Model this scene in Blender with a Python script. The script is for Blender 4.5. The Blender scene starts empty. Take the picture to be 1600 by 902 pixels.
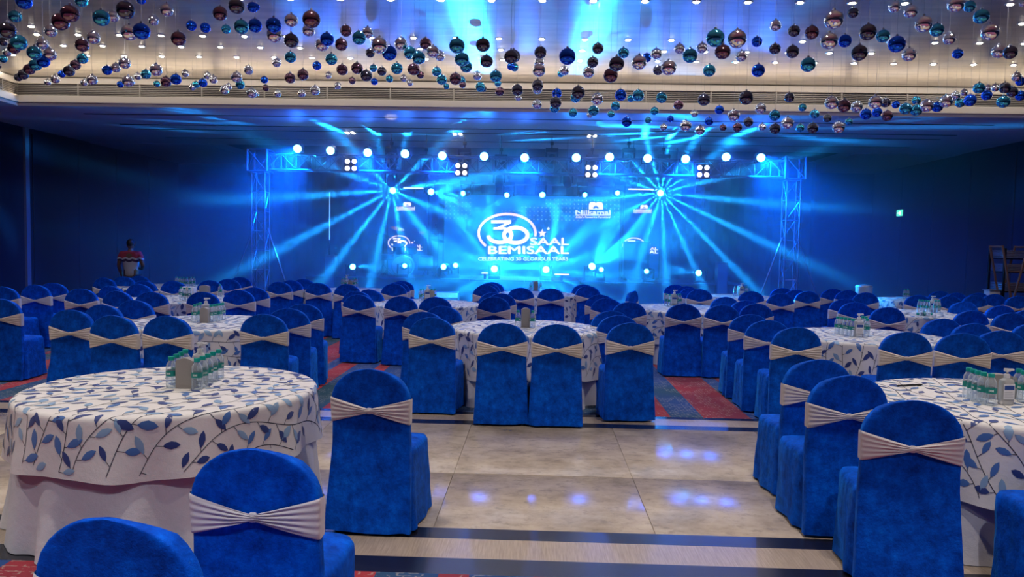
import bpy, bmesh, math, random
from mathutils import Vector, Matrix, noise
R = math.radians
random.seed(7)
S = bpy.context.scene
COL = S.collection

# ------------------------------------------------------------------ camera
F = 1200.0                      # focal length in pixels of the 1600 x 902 frame
EYE = 1.67
YAW, PITCH, ROLL = R(1.85), R(3.24), R(1.03)
_f = Vector((-math.sin(YAW) * math.cos(PITCH), math.cos(YAW) * math.cos(PITCH), -math.sin(PITCH)))
_r = Vector((math.cos(YAW), math.sin(YAW), 0))
_u = _r.cross(_f)
RIGHT = _r * math.cos(ROLL) + _u * math.sin(ROLL)
UP = _u * math.cos(ROLL) - _r * math.sin(ROLL)
CPOS = Vector((0, 0, EYE))
cam_d = bpy.data.cameras.new('camera')
cam_d.sensor_width = 36; cam_d.lens = F / 1600 * 36
cam_d.clip_start = .05; cam_d.clip_end = 200
cam = bpy.data.objects.new('camera', cam_d); COL.objects.link(cam)
m = Matrix.Identity(4)
for i in range(3):
    m[i][0], m[i][1], m[i][2], m[i][3] = RIGHT[i], UP[i], -_f[i], CPOS[i]
cam.matrix_world = m
S.camera = cam

def ray(px, py): return _f + RIGHT * ((px - 800) / F) - UP * ((py - 451) / F)
def at_z(px, py, z):
    d = ray(px, py); return CPOS + d * ((z - EYE) / d.z)
def at_y(px, py, Y):
    d = ray(px, py); return CPOS + d * (Y / d.y)
def ppm(p):                                            # pixels per metre at a point
    return F / (p - CPOS).dot(_f)

# ------------------------------------------------------------------ world and view
w = bpy.data.worlds.new('world'); S.world = w; w.use_nodes = True
w.node_tree.nodes['Background'].inputs[0].default_value = (.10, .14, .35, 1)
w.node_tree.nodes['Background'].inputs[1].default_value = 0.0
S.view_settings.view_transform = 'Standard'
S.view_settings.look = 'None'
S.view_settings.gamma = 1
S.view_settings.use_curve_mapping = False
S.view_settings.exposure = 0.0
cy = S.cycles
cy.use_denoising = True
cy.max_bounces = 5; cy.diffuse_bounces = 2; cy.glossy_bounces = 3; cy.transmission_bounces = 4
cy.use_adaptive_sampling = True; cy.adaptive_threshold = .02
cy.transparent_max_bounces = 8; cy.volume_bounces = 0
cy.sample_clamp_indirect = 4; cy.caustics_reflective = False; cy.caustics_refractive = False
cy.use_light_tree = True

def lamp(name, kind, loc, energy, color, target=None, **kw):
    d = bpy.data.lights.new(name, kind); d.energy = energy; d.color = color
    for k, v in kw.items(): setattr(d, k, v)
    o = bpy.data.objects.new(name, d); COL.objects.link(o); o.location = loc
    if target is not None:
        o.rotation_euler = (Vector(target) - Vector(loc)).to_track_quat('-Z', 'Y').to_euler()
    return o

# room levels
CEIL, SOFFIT = 4.84, 4.27
COVE_Y = 15.2
XL, XR, YB, YF = -12.3, 11.1, 26.0, -4.0
CXL, CXR = -10.45, 9.95                                # raised ceiling, left and right edge

WARM = (1.0, .86, .76)
# ceiling downlights that light the hall (no fixtures of their own; row tints added to colour the ambience)
for iy, Y in enumerate((-2.2, .6, 3.4, 6.2, 9.0, 11.6)):
    for ix in range(6):
        X = -8.6 + ix * 3.4
        lamp('downlight_lamp', 'SPOT', (X, Y, CEIL - .04), (470, 390, 265, 220, 205, 190)[iy], ((.84, .86, 1), (.88, .88, 1), (1, .90, .82), (1, .91, .88), (.80, .82, 1), (.70, .76, 1))[iy], (X, Y, 0), spot_size=R(105), spot_blend=.9, shadow_soft_size=.05)
# added fill lamps near the cove, without any fixture, brightening lip and louvres
for ix in range(5):
    X = CXL + (ix + .5) * (CXR - CXL) / 5
    lamp('added_cove_fill', 'AREA', (X, COVE_Y - .55, CEIL - .01), 7.5, (1.0, .88, .74), (X, COVE_Y - .05, SOFFIT + .12), shape='RECTANGLE', size=4.0, size_y=.03)
# warm cove strip behind the far lip, washing the ceiling
for ix in range(5):
    X = CXL + (ix + .5) * (CXR - CXL) / 5
    o = lamp('cove_strip_lamp', 'AREA', (X, COVE_Y - .14, SOFFIT + .22), 8, (1.0, .80, .55), (X, COVE_Y - 1.1, CEIL + .3), shape='RECTANGLE', size=4.0, size_y=.05)
    if ix > 2: o.data.energy = 7

# ------------------------------------------------------------------ materials
def mat(name, color=(.8, .8, .8), rough=.5, metal=0, emit=None, estr=1, **kw):
    mt = bpy.data.materials.new(name); mt.use_nodes = True
    b = mt.node_tree.nodes['Principled BSDF']
    b.inputs['Base Color'].default_value = (*color, 1)
    b.inputs['Roughness'].default_value = rough
    b.inputs['Metallic'].default_value = metal
    if emit:
        b.inputs['Emission Color'].default_value = (*emit, 1); b.inputs['Emission Strength'].default_value = estr
    for k, v in kw.items(): b.inputs[k.replace('_', ' ')].default_value = v
    return mt
class NT:
    def __init__(s, mt): s.t = mt.node_tree; s.b = s.t.nodes.get('Principled BSDF')
    def n(s, typ, **kw):
        x = s.t.nodes.new('ShaderNode' + typ)
        for k, v in kw.items(): setattr(x, k, v)
        return x
    def l(s, a, b): s.t.links.new(a, b)
    def val(s, sock, v):
        if isinstance(v, (int, float, tuple)): sock.default_value = v
        else: s.l(v, sock)
    def math(s, op, a, b=0.0, c=None):
        x = s.n('Math', operation=op); s.val(x.inputs[0], a); s.val(x.inputs[1], b)
        if c is not None: s.val(x.inputs[2], c)
        return x.outputs[0]
    def coord(s, out='Object', scale=(1, 1, 1), rot=(0, 0, 0)):
        c = s.n('TexCoord'); mp = s.n('Mapping'); s.l(c.outputs[out], mp.inputs[0])
        mp.inputs['Scale'].default_value = scale; mp.inputs['Rotation'].default_value = rot
        return mp.outputs[0]
    def noise(s, vec, scale=5, detail=3, rough=.5):
        x = s.n('TexNoise'); s.l(vec, x.inputs['Vector']); x.inputs['Scale'].default_value = scale
        x.inputs['Detail'].default_value = detail; x.inputs['Roughness'].default_value = rough
        return x.outputs[0]
    def ramp(s, fac, stops, mode='LINEAR'):
        x = s.n('ValToRGB'); s.l(fac, x.inputs[0]); cr = x.color_ramp; cr.interpolation = mode
        while len(cr.elements) < len(stops): cr.elements.new(.5)
        for e, (p, c) in zip(cr.elements, stops): e.position = p; e.color = (*c, 1)
        return x.outputs[0]
    def mix(s, fac, a, b, typ='MIX'):
        x = s.n('MixRGB', blend_type=typ); s.val(x.inputs[0], fac)
        for i, v in ((1, a), (2, b)):
            if isinstance(v, tuple): x.inputs[i].default_value = (*v, 1)
            else: s.l(v, x.inputs[i])
        return x.outputs[0]
    def bump(s, h, strength=.3, dist=.01):
        x = s.n('Bump'); s.l(h, x.inputs['Height']); x.inputs['Strength'].default_value = strength
        x.inputs['Distance'].default_value = dist; s.l(x.outputs[0], s.b.inputs['Normal'])

# velvet of the chair covers
def velvet():
    mt = mat('blue_velvet', (.004, .055, .27), .65); n = NT(mt)
    v = n.coord('Object'); a = n.noise(v, 11, 7, .72); g = n.noise(v, 75, 3, .6)
    c = n.ramp(a, [(.32, (.0, .034, .28)), (.50, (.0, .080, .58)), (.64, (.0, .13, .80)), (.78, (.005, .25, .90))])
    n.l(n.mix(.22, c, g, 'OVERLAY'), n.b.inputs['Base Color'])
    n.b.inputs['Sheen Weight'].default_value = .45; n.b.inputs['Sheen Roughness'].default_value = .30
    n.b.inputs['Sheen Tint'].default_value = (.04, .42, 1, 1)
    n.b.inputs['Specular IOR Level'].default_value = .08
    n.bump(n.math('ADD', n.math('ADD', n.math('MULTIPLY', a, .6), n.math('MULTIPLY', g, .15)), n.math('MULTIPLY', n.noise(n.coord('Object', (1.6, 1.6, .55)), 5, 2, .5), 1.8)), .55, .02)
    return mt
VELVET = velvet()
def cloth(name, col, s=.12):
    mt = mat(name, col, .75); n = NT(mt)
    v = n.coord('Object'); a = n.noise(v, 7, 4, .6)
    n.l(n.mix(a, tuple(c * .88 for c in col), col), n.b.inputs['Base Color'])
    n.b.inputs['Sheen Weight'].default_value = .1
    n.bump(n.math('ADD', a, n.math('MULTIPLY', n.noise(v, 180, 1), .1)), s, .02)
    return mt
SASH = cloth('cream_sash', (.82, .755, .71), .15)
CLOTH = cloth('ivory_cloth', (.82, .78, .74), .25)
SKIRT = cloth('white_skirt', (.78, .76, .77), .35)
LEAF = [mat('leaf_thread_navy', (.016, .042, .20), .55, Sheen_Weight=.3), mat('leaf_thread_blue', (.06, .17, .45), .5, Sheen_Weight=.3),
        mat('leaf_thread_pale', (.25, .40, .58), .5, Sheen_Weight=.3), mat('stem_thread', (.03, .035, .06), .6)]
CHROME = mat('chair_foot_metal', (.75, .75, .75), .3, .9)
DARK = mat('dark_metal', (.012, .014, .02), .45, .4)
BLACK = mat('black_plastic', (.008, .009, .012), .5)
ALU = mat('truss_aluminium', (.20, .21, .24), .4, .8)
WIRE = mat('hanging_wire', (.5, .5, .5), .4, .8)

# ------------------------------------------------------------------ mesh helpers
class MB:
    def __init__(s): s.v = []; s.f = []; s.m = []; s.cur = 0
    def add(s, vs, fs):
        o = len(s.v); s.v += [tuple(p) for p in vs]; s.f += [tuple(i + o for i in f) for f in fs]; s.m += [s.cur] * len(fs)
    def box(s, x0, x1, y0, y1, z0, z1):
        s.add([(x0, y0, z0), (x1, y0, z0), (x1, y1, z0), (x0, y1, z0), (x0, y0, z1), (x1, y0, z1), (x1, y1, z1), (x0, y1, z1)],
              [(0, 3, 2, 1), (4, 5, 6, 7), (0, 1, 5, 4), (1, 2, 6, 5), (2, 3, 7, 6), (3, 0, 4, 7)])
    def bbox(s, x0, x1, y0, y1, z0, z1, b=.01):        # box with chamfered edges
        bm = bmesh.new(); bmesh.ops.create_cube(bm, size=1)
        for v in bm.verts: v.co = Vector(((x0 + x1) / 2 + v.co.x * (x1 - x0), (y0 + y1) / 2 + v.co.y * (y1 - y0), (z0 + z1) / 2 + v.co.z * (z1 - z0)))
        bmesh.ops.bevel(bm, geom=bm.edges[:], offset=b, segments=2, affect='EDGES', profile=.5)
        bm.verts.index_update(); s.add([v.co[:] for v in bm.verts], [[v.index for v in f.verts] for f in bm.faces]); bm.free()
    def tube(s, a, b, r, n=6, r2=None):
        a, b = Vector(a), Vector(b); d = (b - a).normalized(); u = d.orthogonal().normalized(); v = d.cross(u); r2 = r if r2 is None else r2
        c = [(math.cos(2 * math.pi * i / n), math.sin(2 * math.pi * i / n)) for i in range(n)]
        s.add([a + (u * x + v * y) * r for x, y in c] + [b + (u * x + v * y) * r2 for x, y in c],
              [(i, (i + 1) % n, n + (i + 1) % n, n + i) for i in range(n)] + [tuple(range(n - 1, -1, -1)), tuple(range(n, 2 * n))])
    def path(s, pts, r, n=6):
        for a, b in zip(pts, pts[1:]): s.tube(a, b, r, n)
    def lathe(s, prof, n=16, c=(0, 0, 0), cap0=True, cap1=True):
        vs = [(c[0] + r * math.cos(2 * math.pi * i / n), c[1] + r * math.sin(2 * math.pi * i / n), c[2] + z) for r, z in prof for i in range(n)]
        fs = [(j * n + i, j * n + (i + 1) % n, (j + 1) * n + (i + 1) % n, (j + 1) * n + i) for j in range(len(prof) - 1) for i in range(n)]
        if cap0: fs.append(tuple(range(n - 1, -1, -1)))
        if cap1: fs.append(tuple(range((len(prof) - 1) * n, len(prof) * n)))
        s.add(vs, fs)
    def loft(s, rings, cap0=True, cap1=True):
        n = len(rings[0]); vs = [p for r in rings for p in r]
        fs = [(j * n + i, j * n + (i + 1) % n, (j + 1) * n + (i + 1) % n, (j + 1) * n + i) for j in range(len(rings) - 1) for i in range(n)]
        if cap0: fs.append(tuple(range(n - 1, -1, -1)))
        if cap1: fs.append(tuple(range((len(rings) - 1) * n, len(rings) * n)))
        s.add(vs, fs)
    def sphere(s, c, r, n=16, k=10, sc=(1, 1, 1)):
        prof = [(max(1e-4, r * math.sin(math.pi * j / k)), -r * math.cos(math.pi * j / k)) for j in range(k + 1)]
        o = len(s.v); s.lathe(prof, n, (0, 0, 0), True, True)
        for i in range(o, len(s.v)): v = s.v[i]; s.v[i] = (c[0] + v[0] * sc[0], c[1] + v[1] * sc[1], c[2] + v[2] * sc[2])
    def mesh(s, name, mats, smooth=True, angle=40):
        me = bpy.data.meshes.new(name); me.from_pydata(s.v, [], s.f)
        for mt in (mats if isinstance(mats, (list, tuple)) else [mats]): me.materials.append(mt)
        me.polygons.foreach_set('material_index', s.m)
        if smooth:
            me.polygons.foreach_set('use_smooth', [True] * len(s.f))
            try: me.set_sharp_from_angle(angle=R(angle))
            except Exception: pass
        me.update(); return me
    def obj(s, name, mats, parent=None, smooth=True, angle=40, **kw):
        return link(name, s.mesh(name, mats, smooth, angle), parent, **kw)
def link(name, me, parent=None, loc=None, rot=None, scale=None):
    o = bpy.data.objects.new(name, me); COL.objects.link(o)
    if parent is not None: o.parent = parent
    if loc is not None: o.location = loc
    if rot is not None: o.rotation_euler = rot
    if scale is not None: o.scale = scale
    return o
def tag(o, label=None, cat=None, group=None, kind=None):
    if label: o['label'] = label
    if cat: o['category'] = cat
    if group: o['group'] = group
    if kind: o['kind'] = kind
    return o
def thing(name, label, cat, loc=(0, 0, 0), rz=0, group=None):
    o = bpy.data.objects.new(name, None); COL.objects.link(o); o.location = loc; o.rotation_euler = (0, 0, rz); o.empty_display_size = .1
    return tag(o, label, cat, group)
def struct(o): o['kind'] = 'structure'; return o
def copy_tree(o, parent=None):
    c = o.copy(); COL.objects.link(c); c.parent = parent
    for ch in o.children: copy_tree(ch, c)
    return c
ORD = ['first', 'second', 'third', 'fourth', 'fifth', 'sixth', 'seventh', 'eighth', 'ninth', 'tenth', 'eleventh', 'twelfth', 'thirteenth', 'fourteenth', 'fifteenth',
       'sixteenth', 'seventeenth', 'eighteenth', 'nineteenth']
def ordinal(i):                                         # 0 -> first
    if i < 19: return ORD[i]
    t = ['twentieth', 'thirtieth', 'fortieth', 'fiftieth'][(i + 1) // 10 - 2] if (i + 1) % 10 == 0 else None
    return t or ['twenty', 'thirty', 'forty', 'fifty'][(i + 1) // 10 - 2] + '-' + ORD[(i + 1) % 10 - 1]

# ------------------------------------------------------------------ the room
def marble():
    mt = mat('beige_marble', (.45, .38, .30), .09); n = NT(mt)
    oi = n.n('ObjectInfo'); c = n.n('TexCoord'); ad = n.n('VectorMath', operation='MULTIPLY_ADD')
    n.l(c.outputs['Object'], ad.inputs[0]); ad.inputs[1].default_value = (1, 1, 1)
    sc = n.n('VectorMath', operation='SCALE'); sc.inputs['Scale'].default_value = 30
    cx = n.n('CombineXYZ'); n.l(oi.outputs['Random'], cx.inputs[0]); n.l(oi.outputs['Random'], cx.inputs[1]); n.l(cx.outputs[0], sc.inputs[0]); n.l(sc.outputs[0], ad.inputs[2])
    mp = n.n('Mapping'); n.l(ad.outputs[0], mp.inputs[0]); mp.inputs['Scale'].default_value = (.85, 1.15, 1)
    a = n.noise(mp.outputs[0], 3.0, 8, .68); b = n.noise(mp.outputs[0], 11, 6, .75)
    col = n.ramp(a, [(.28, (.25, .20, .15)), (.42, (.39, .315, .24)), (.55, (.49, .40, .31)), (.72, (.57, .48, .375))])
    col = n.mix(n.ramp(b, [(.52, (0, 0, 0)), (.64, (.5, .5, .5))]), col, (.20, .17, .145))
    n.l(col, n.b.inputs['Base Color'])
    n.val(n.b.inputs['Roughness'], n.math('MULTIPLY_ADD', b, .14, .12))
    return mt
MARBLE = marble()
STRIP = mat('black_granite', (.010, .010, .016), .25)
def travertine():
    mt = mat('grained_border_stone', (.42, .33, .24), .3); n = NT(mt)
    a = n.noise(n.coord('Object', (40, 2, 1)), 3, 4, .6)
    n.l(n.ramp(a, [(.3, (.30, .225, .155)), (.7, (.47, .375, .275))]), n.b.inputs['Base Color']); return mt
TRAV = travertine()
def carpet_mat():
    mt = mat('patterned_carpet', (.1, .02, .02), .95); n = NT(mt)
    c = n.n('TexCoord'); sx = n.n('SeparateXYZ'); n.l(c.outputs['Object'], sx.inputs[0])
    x, y = sx.outputs[0], sx.outputs[1]
    u = n.math('FRACT', n.math('MULTIPLY', n.math('ADD', x, 20.31), 1 / 1.66))     # stripes run along the depth of the hall
    red = n.ramp(n.noise(n.coord('Object', (.7, .7, 1)), 1.1, 1), [(.35, (.20, .012, .030)), (.6, (.40, .018, .025))])
    tealb = n.ramp(n.noise(n.coord('Object', (.5, .6, 1)), .9, 1), [(.38, (.004, .050, .062)), (.55, (.003, .045, .20))])
    isred = n.ramp(u, [(0, (1, 1, 1)), (.045, (0, 0, 0)), (.24, (1, 1, 1)), (.52, (0, 0, 0)), (.62, (1, 1, 1)), (.76, (0, 0, 0)), (.95, (1, 1, 1))], 'CONSTANT')
    col = n.mix(isred, tealb, red)
    # pale woven dashes
    wv = n.n('TexBrick'); n.l(n.coord('Object', (14, 26, 1)), wv.inputs['Vector']); wv.inputs['Scale'].default_value = 1
    wv.inputs['Mortar Size'].default_value = .09; wv.inputs['Brick Width'].default_value = .9; wv.inputs['Row Height'].default_value = .8
    wob = n.noise(n.coord('Object', (2.2, 1.4, 1)), 2.0, 2, .5)
    dash = n.math('MULTIPLY', wv.outputs['Fac'], n.math('GREATER_THAN', n.noise(n.coord('Object', (9, 13, 1)), 2.2, 1), .50))
    dash = n.math('MULTIPLY', dash, n.math('GREATER_THAN', wob, .47))
    col = n.mix(n.math('MULTIPLY', dash, .45), col, (.42, .36, .30))
    n.l(col, n.b.inputs['Base Color']); n.b.inputs['Sheen Weight'].default_value = .08
    n.bump(n.noise(n.coord('Object'), 220, 1), .5, .004)
    return mt
CARPET = carpet_mat()
fl = MB(); fl.box(XL, XR, YF, YB, -.30, -.02); floor = struct(fl.obj('floor', mat('subfloor_grout', (.12, .10, .085), .8), None, False))
Y0, Y1, Y2, Y3, Y4, Y5, Y6, Y7 = 3.79, 3.99, 4.26, 4.42, 7.03, 7.19, 7.46, 7.56
for name, a, b, mt in (('carpet_field', YF, Y0, CARPET), ('stone_strip', Y0, Y1, STRIP), ('border_strip', Y1, Y2, TRAV), ('stone_strip', Y2, Y3, STRIP),
                       ('stone_strip', Y4, Y5, STRIP), ('border_strip', Y5, Y6, TRAV), ('stone_strip', Y6, Y7, STRIP), ('carpet_field', Y7, YB, CARPET)):
    q = MB(); q.box(XL, XR, a, b, -.02, .0); q.obj(name, mt, floor, False)
TW, YM = 1.30, 5.50
x = XL; tiles = {}
for r, (a, b) in enumerate(((Y3, YM), (YM, Y4))):
    q = MB(); q.bbox(-TW / 2 + .0015, TW / 2 - .0015, -(b - a) / 2 + .0015, (b - a) / 2 - .0015, -.02, 0, .0012); tiles[r] = q.mesh('marble_tile', MARBLE)
    for k in range(18):
        xc = XL + TW / 2 + k * TW + .02
        if xc > XR: continue
        o = link('marble_tile', tiles[r], floor, (xc, (a + b) / 2, 0), (R(random.uniform(-.12, .12)), R(random.uniform(-.14, .14)), random.choice((0, math.pi))))

WALLM = mat('dark_wall_panel', (.018, .022, .060), .6); _n = NT(WALLM)
_n.l(_n.ramp(_n.noise(_n.coord('Object', (.4, 1, 1)), 1.5, 3), [(.3, (.004, .007, .026)), (.7, (.009, .013, .042))]), _n.b.inputs['Base Color'])
def boxobj(name, a, mt, parent=None, st=True, bev=0):
    q = MB()
    if bev: q.bbox(*a, bev)
    else: q.box(*a)
    o = q.obj(name, mt, parent, False)
    if st and parent is None: struct(o)
    return o
wl = boxobj('wall_left', (XL - .2, XL, YF, YB, 0, CEIL), WALLM)
wr = boxobj('wall_right', (XR, XR + .2, YF, YB, 0, CEIL), WALLM)
wb = boxobj('wall_back', (XL - .2, XR + .2, YB, YB + .2, 0, 6), WALLM)
wf = boxobj('wall_front', (XL - .2, XR + .2, YF - .2, YF, 0, 6), WALLM)
# tall wall panels with recessed joints
PANM = mat('dark_wall_cladding', (.007, .011, .036), .5)
for side, X, sx in (('l', XL, 1), ('r', XR, -1)):
    q = MB(); q.bbox(-.02, .02, -.90, .90, .12, SOFFIT - .12, .008); pm = q.mesh('wall_panel', PANM, False)
    for k in range(16):
        link('wall_panel', pm, wl if side == 'l' else wr, (X + sx * .018, YF + .95 + k * 1.86, 0))
for side, X0, X1 in (('left', XL + .04, XL + .07), ('right', XR - .07, XR - .04)):
    boxobj('baseboard_' + side, (X0, X1, YF, YB, 0, .11), BLACK)
p = at_z(25, 450, 0.9)
boxobj('trim_1', (XL + .04, XL + .10, 18.0, 18.14, 0, SOFFIT), mat('pale_wall_trim', (.42, .42, .48), .4, .3))

# ceiling: raised metallic field, cove, soffit, higher dark recess above the stage
def foil():
    mt = mat('brushed_metal_leaf', (.62, .57, .52), .3, .88); n = NT(mt)
    v = n.coord('Object', (.35, 2.2, 1)); a = n.noise(v, 2.2, 5, .6); b = n.noise(n.coord('Object', (1.5, 40, 1)), 2.0, 3, .6)
    n.l(n.ramp(a, [(.3, (.47, .43, .40)), (.7, (.72, .66, .58))]), n.b.inputs['Base Color'])
    n.val(n.b.inputs['Roughness'], n.math('MULTIPLY_ADD', a, .16, .26))
    n.bump(n.math('ADD', n.math('MULTIPLY', a, 1.0), n.math('MULTIPLY', b, .06)), .10, .05)
    return mt
FOIL = foil()
ceiling = boxobj('ceiling', (CXL - .5, CXR + .5, YF, COVE_Y + .5, CEIL, CEIL + .2), FOIL)
SOFM = mat('painted_soffit', (.62, .59, .66), .55)
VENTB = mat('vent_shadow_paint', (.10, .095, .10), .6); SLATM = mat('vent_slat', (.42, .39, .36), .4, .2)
COVEM = mat('cove_moulding', (.80, .74, .66), .4, .0)
sof = boxobj('ceiling_soffit', (CXL - .02, CXR + .02, COVE_Y + .02, 20.8, SOFFIT, SOFFIT + .16), SOFM)
boxobj('soffit_side', (XL, CXL - .02, YF, 20.8, SOFFIT, SOFFIT + .16), SOFM, sof)
boxobj('soffit_side', (CXR + .02, XR, YF, 20.8, SOFFIT, SOFFIT + .16), SOFM, sof)
boxobj('soffit_side', (XL, -9.0, 20.8, YB, SOFFIT - .02, SOFFIT + .14), SOFM, sof)
boxobj('soffit_side', (8.4, XR, 20.8, YB, SOFFIT - .02, SOFFIT + .14), SOFM, sof)
boxobj('recess_edge', (-9.0, 8.4, 20.8, 20.86, SOFFIT, 5.2), SOFM, sof)
boxobj('ceiling_recess', (-9.2, 8.6, 20.8, YB, 5.2, 5.3), BLACK)
# linear air slots on the soffit
for y in (16.05, 17.45, 18.15, 19.6):
    boxobj('air_slot', (-9.6, 9.2, y - .035, y + .035, SOFFIT - .006, SOFFIT + .002), BLACK, sof)
# cove: lip, face, louvre band, top moulding; far side and the two long sides
def cove(parent, horiz, a0, a1, c, sgn):
    # horiz: runs along X at Y = c (sgn -1: faces the camera); otherwise along Y at X = c
    def bx(name, d0, d1, z0, z1, mt, bev=.006):
        lo, hi = sorted((c + sgn * d0, c + sgn * d1))
        return boxobj(name, (a0, a1, lo, hi, z0, z1) if horiz else (lo, hi, a0, a1, z0, z1), mt, parent, bev=bev)
    bx('cove_fascia', -.02, .04, SOFFIT - .0, SOFFIT + .06, SOFM)
    bx('cove_lip', .0, .10, SOFFIT + .06, SOFFIT + .20, COVEM, .012)
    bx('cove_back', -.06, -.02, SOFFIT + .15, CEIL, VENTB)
    bx('top_moulding', -.03, .05, CEIL - .13, CEIL - .01, COVEM, .015)
    q = MB()
    for k in range(6):
        z = SOFFIT + .225 + k * .034
        lo, hi = sorted((c + sgn * (-.02), c + sgn * .015))
        if horiz: q.box(a0, a1, lo, hi, z, z + .014)
        else: q.box(lo, hi, a0, a1, z, z + .014)
    tag(q.obj('louvre_slats', SLATM, parent, False), kind='stuff')
    q = MB(); L = a1 - a0; k = 0
    while k * 1.25 < L:
        t = a0 + k * 1.25; lo, hi = sorted((c + sgn * (-.02), c + sgn * .022))
        if horiz: q.box(t - .012, t + .012, lo, hi, SOFFIT + .2, CEIL - .12)
        else: q.box(lo, hi, t - .012, t + .012, SOFFIT + .2, CEIL - .12)
        k += 1
    tag(q.obj('louvre_mullions', SLATM, parent, False), kind='stuff')
cv = boxobj('trim_2', (CXL, CXR, COVE_Y + .07, COVE_Y + .10, SOFFIT, CEIL), SOFM)
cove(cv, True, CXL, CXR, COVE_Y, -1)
cv = boxobj('trim_3', (CXL - .10, CXL - .07, YF, COVE_Y, SOFFIT, CEIL), SOFM)
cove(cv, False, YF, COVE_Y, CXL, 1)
cv = boxobj('trim_4', (CXR + .07, CXR + .10, YF, COVE_Y, SOFFIT, CEIL), SOFM)
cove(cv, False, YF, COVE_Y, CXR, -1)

# recessed downlights in the raised ceiling
LENS = mat('lit_lamp_lens', (1, 1, 1), .3, emit=(1, .92, .80), estr=60)
q = MB(); q.lathe([(.040, -.004), (.06, -.008), (.066, -.002), (.066, .0)], 16, cap0=False); RIM = q.mesh('trim_ring', mat('lamp_rim', (.7, .68, .62), .3, .7))
q = MB(); q.lathe([(.034, -.012), (.034, .0)], 14); LENSM = q.mesh('lens', LENS)
ROWS = [(10, 375, .0, 'front visible'), (70, 317, 0, 'third'), (90, 300, 0, 'second'), (107, 285, 0, 'cove-side')]
def downlight(X, Y, lab, z=CEIL, s=1, grp='ceiling downlights'):
    t = thing('downlight', lab, 'light', (X, Y, z), 0, grp)
    link('trim_ring', RIM, t, scale=(s, s, s)); link('lens', LENSM, t, scale=(s, s, s))
for Yr, rown in ((10.15, 'nearest row'), (12.0, 'third row from the cove'), (12.68, 'second row from the cove'), (13.35, 'row closest to the cove')):
    k = 0
    for i in range(31):
        X = -9.9 + i * .66
        if X > CXR - .2: continue
        downlight(X, Yr, f'{ordinal(k)} recessed ceiling downlight from the left in the {rown}'); k += 1
for px, py, lab in ((49, 41, 'lone recessed downlight above the upper corner on the left'), (1597, 37, 'lone recessed downlight above the upper corner on the right')):
    p = at_z(px, py, CEIL); downlight(p.x, p.y, lab)
for px, py, nm in ((547, 207, 'left'), (715, 209, 'middle'), (925, 212, 'right')):
    p = at_z(px, py, SOFFIT)
    t = thing('soffit_light', f'small square four-lamp light set in the soffit, the {nm} one', 'light', (p.x, p.y, SOFFIT), 0, 'soffit lights')
    q = MB(); q.bbox(-.13, .13, -.13, .13, -.008, 0, .003); q.obj('plate', SOFM, t)
    for dx in (-.07, .07):
        for dy in (-.07, .07): link('lens', LENSM, t, (dx, dy, -.008), scale=(.9, .9, 1))

# hall fittings: exit sign on the wall, wall plates
p = at_y(1390, 333, 24.0); ez = p.z
t = thing('exit_sign', 'small green lit exit sign high on the dark wall', 'sign', (XR - .05, 23.9, ez))
q = MB(); q.bbox(-.03, .03, -.22, .22, -.11, .11, .01); q.obj('housing', mat('sign_housing', (.3, .5, .45), .4), t)
q = MB(); q.box(-.036, -.03, -.20, .20, -.095, .095); q.obj('lit_face', mat('sign_face', (.1, .6, .4), .4, emit=(.12, .95, .62), estr=2.2), t, False)
q = MB(); q.box(-.040, -.036, -.07, .01, -.06, .05); q.box(-.040, -.036, .04, .16, -.012, .012); q.add([(-.040, .04, -.04), (-.040, .04, .04), (-.040, -.02, 0)], [(0, 1, 2)])
q.obj('pictogram', mat('sign_white', (1, 1, 1), .5, emit=(.9, 1, .95), estr=3), t, False)

# ------------------------------------------------------------------ the stage
TY = 18.0                                               # truss plane
SY = 21.4                                               # main screen plane
STZ = .80
xa, xb = at_y(478, 430, 19).x, at_y(1168, 430, 19).x
STAGEM = mat('stage_carpet_dark', (.012, .016, .03), .55)
t = thing('stage_platform', 'dark raised stage platform below the bright screen', 'stage', ((xa + xb) / 2, 20.4, 0))
hw = (xb - xa) / 2
q = MB(); q.bbox(-hw, hw, -1.4, 1.4, .06, STZ - .04, .01); q.obj('skirting', STAGEM, t, False)
k = 0
for i in range(8):                                      # deck panels
    q = MB(); wpan = 2 * hw / 8; q.bbox(-hw + i * wpan + .004, -hw + (i + 1) * wpan - .004, -1.43, 1.43, STZ - .04, STZ, .006); q.obj('deck_panel', STAGEM, t, False)
q = MB(); q.box(-hw, hw, -1.3, 1.3, 0, .06); q.obj('plinth', BLACK, t, False)
EDGE = mat('lit_step_edge', (.3, .6, .9), .5, emit=(.10, .45, 1.0), estr=.7)
for px0, px1, zz in ((666, 718, .50), (757, 890, .52), (905, 930, .50)):
    x0 = at_y(px0, 440, 18.9).x; x1 = at_y(px1, 440, 18.9).x
    t2 = thing('stage_step', f'low blue-lit step in front of the stage, {"leftmost" if px0 < 700 else "widest, in the middle" if px0 < 800 else "rightmost and narrowest"}', 'step', ((x0 + x1) / 2, 18.70, 0))
    ww = (x1 - x0) / 2
    q = MB(); q.bbox(-ww, ww, -.18, .18, 0, zz, .008); q.obj('body', STAGEM, t2, False)
    q = MB(); q.box(-ww, ww, -.19, -.182, zz - .13, zz - .01); q.obj('light_strip', EDGE, t2, False)

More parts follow.
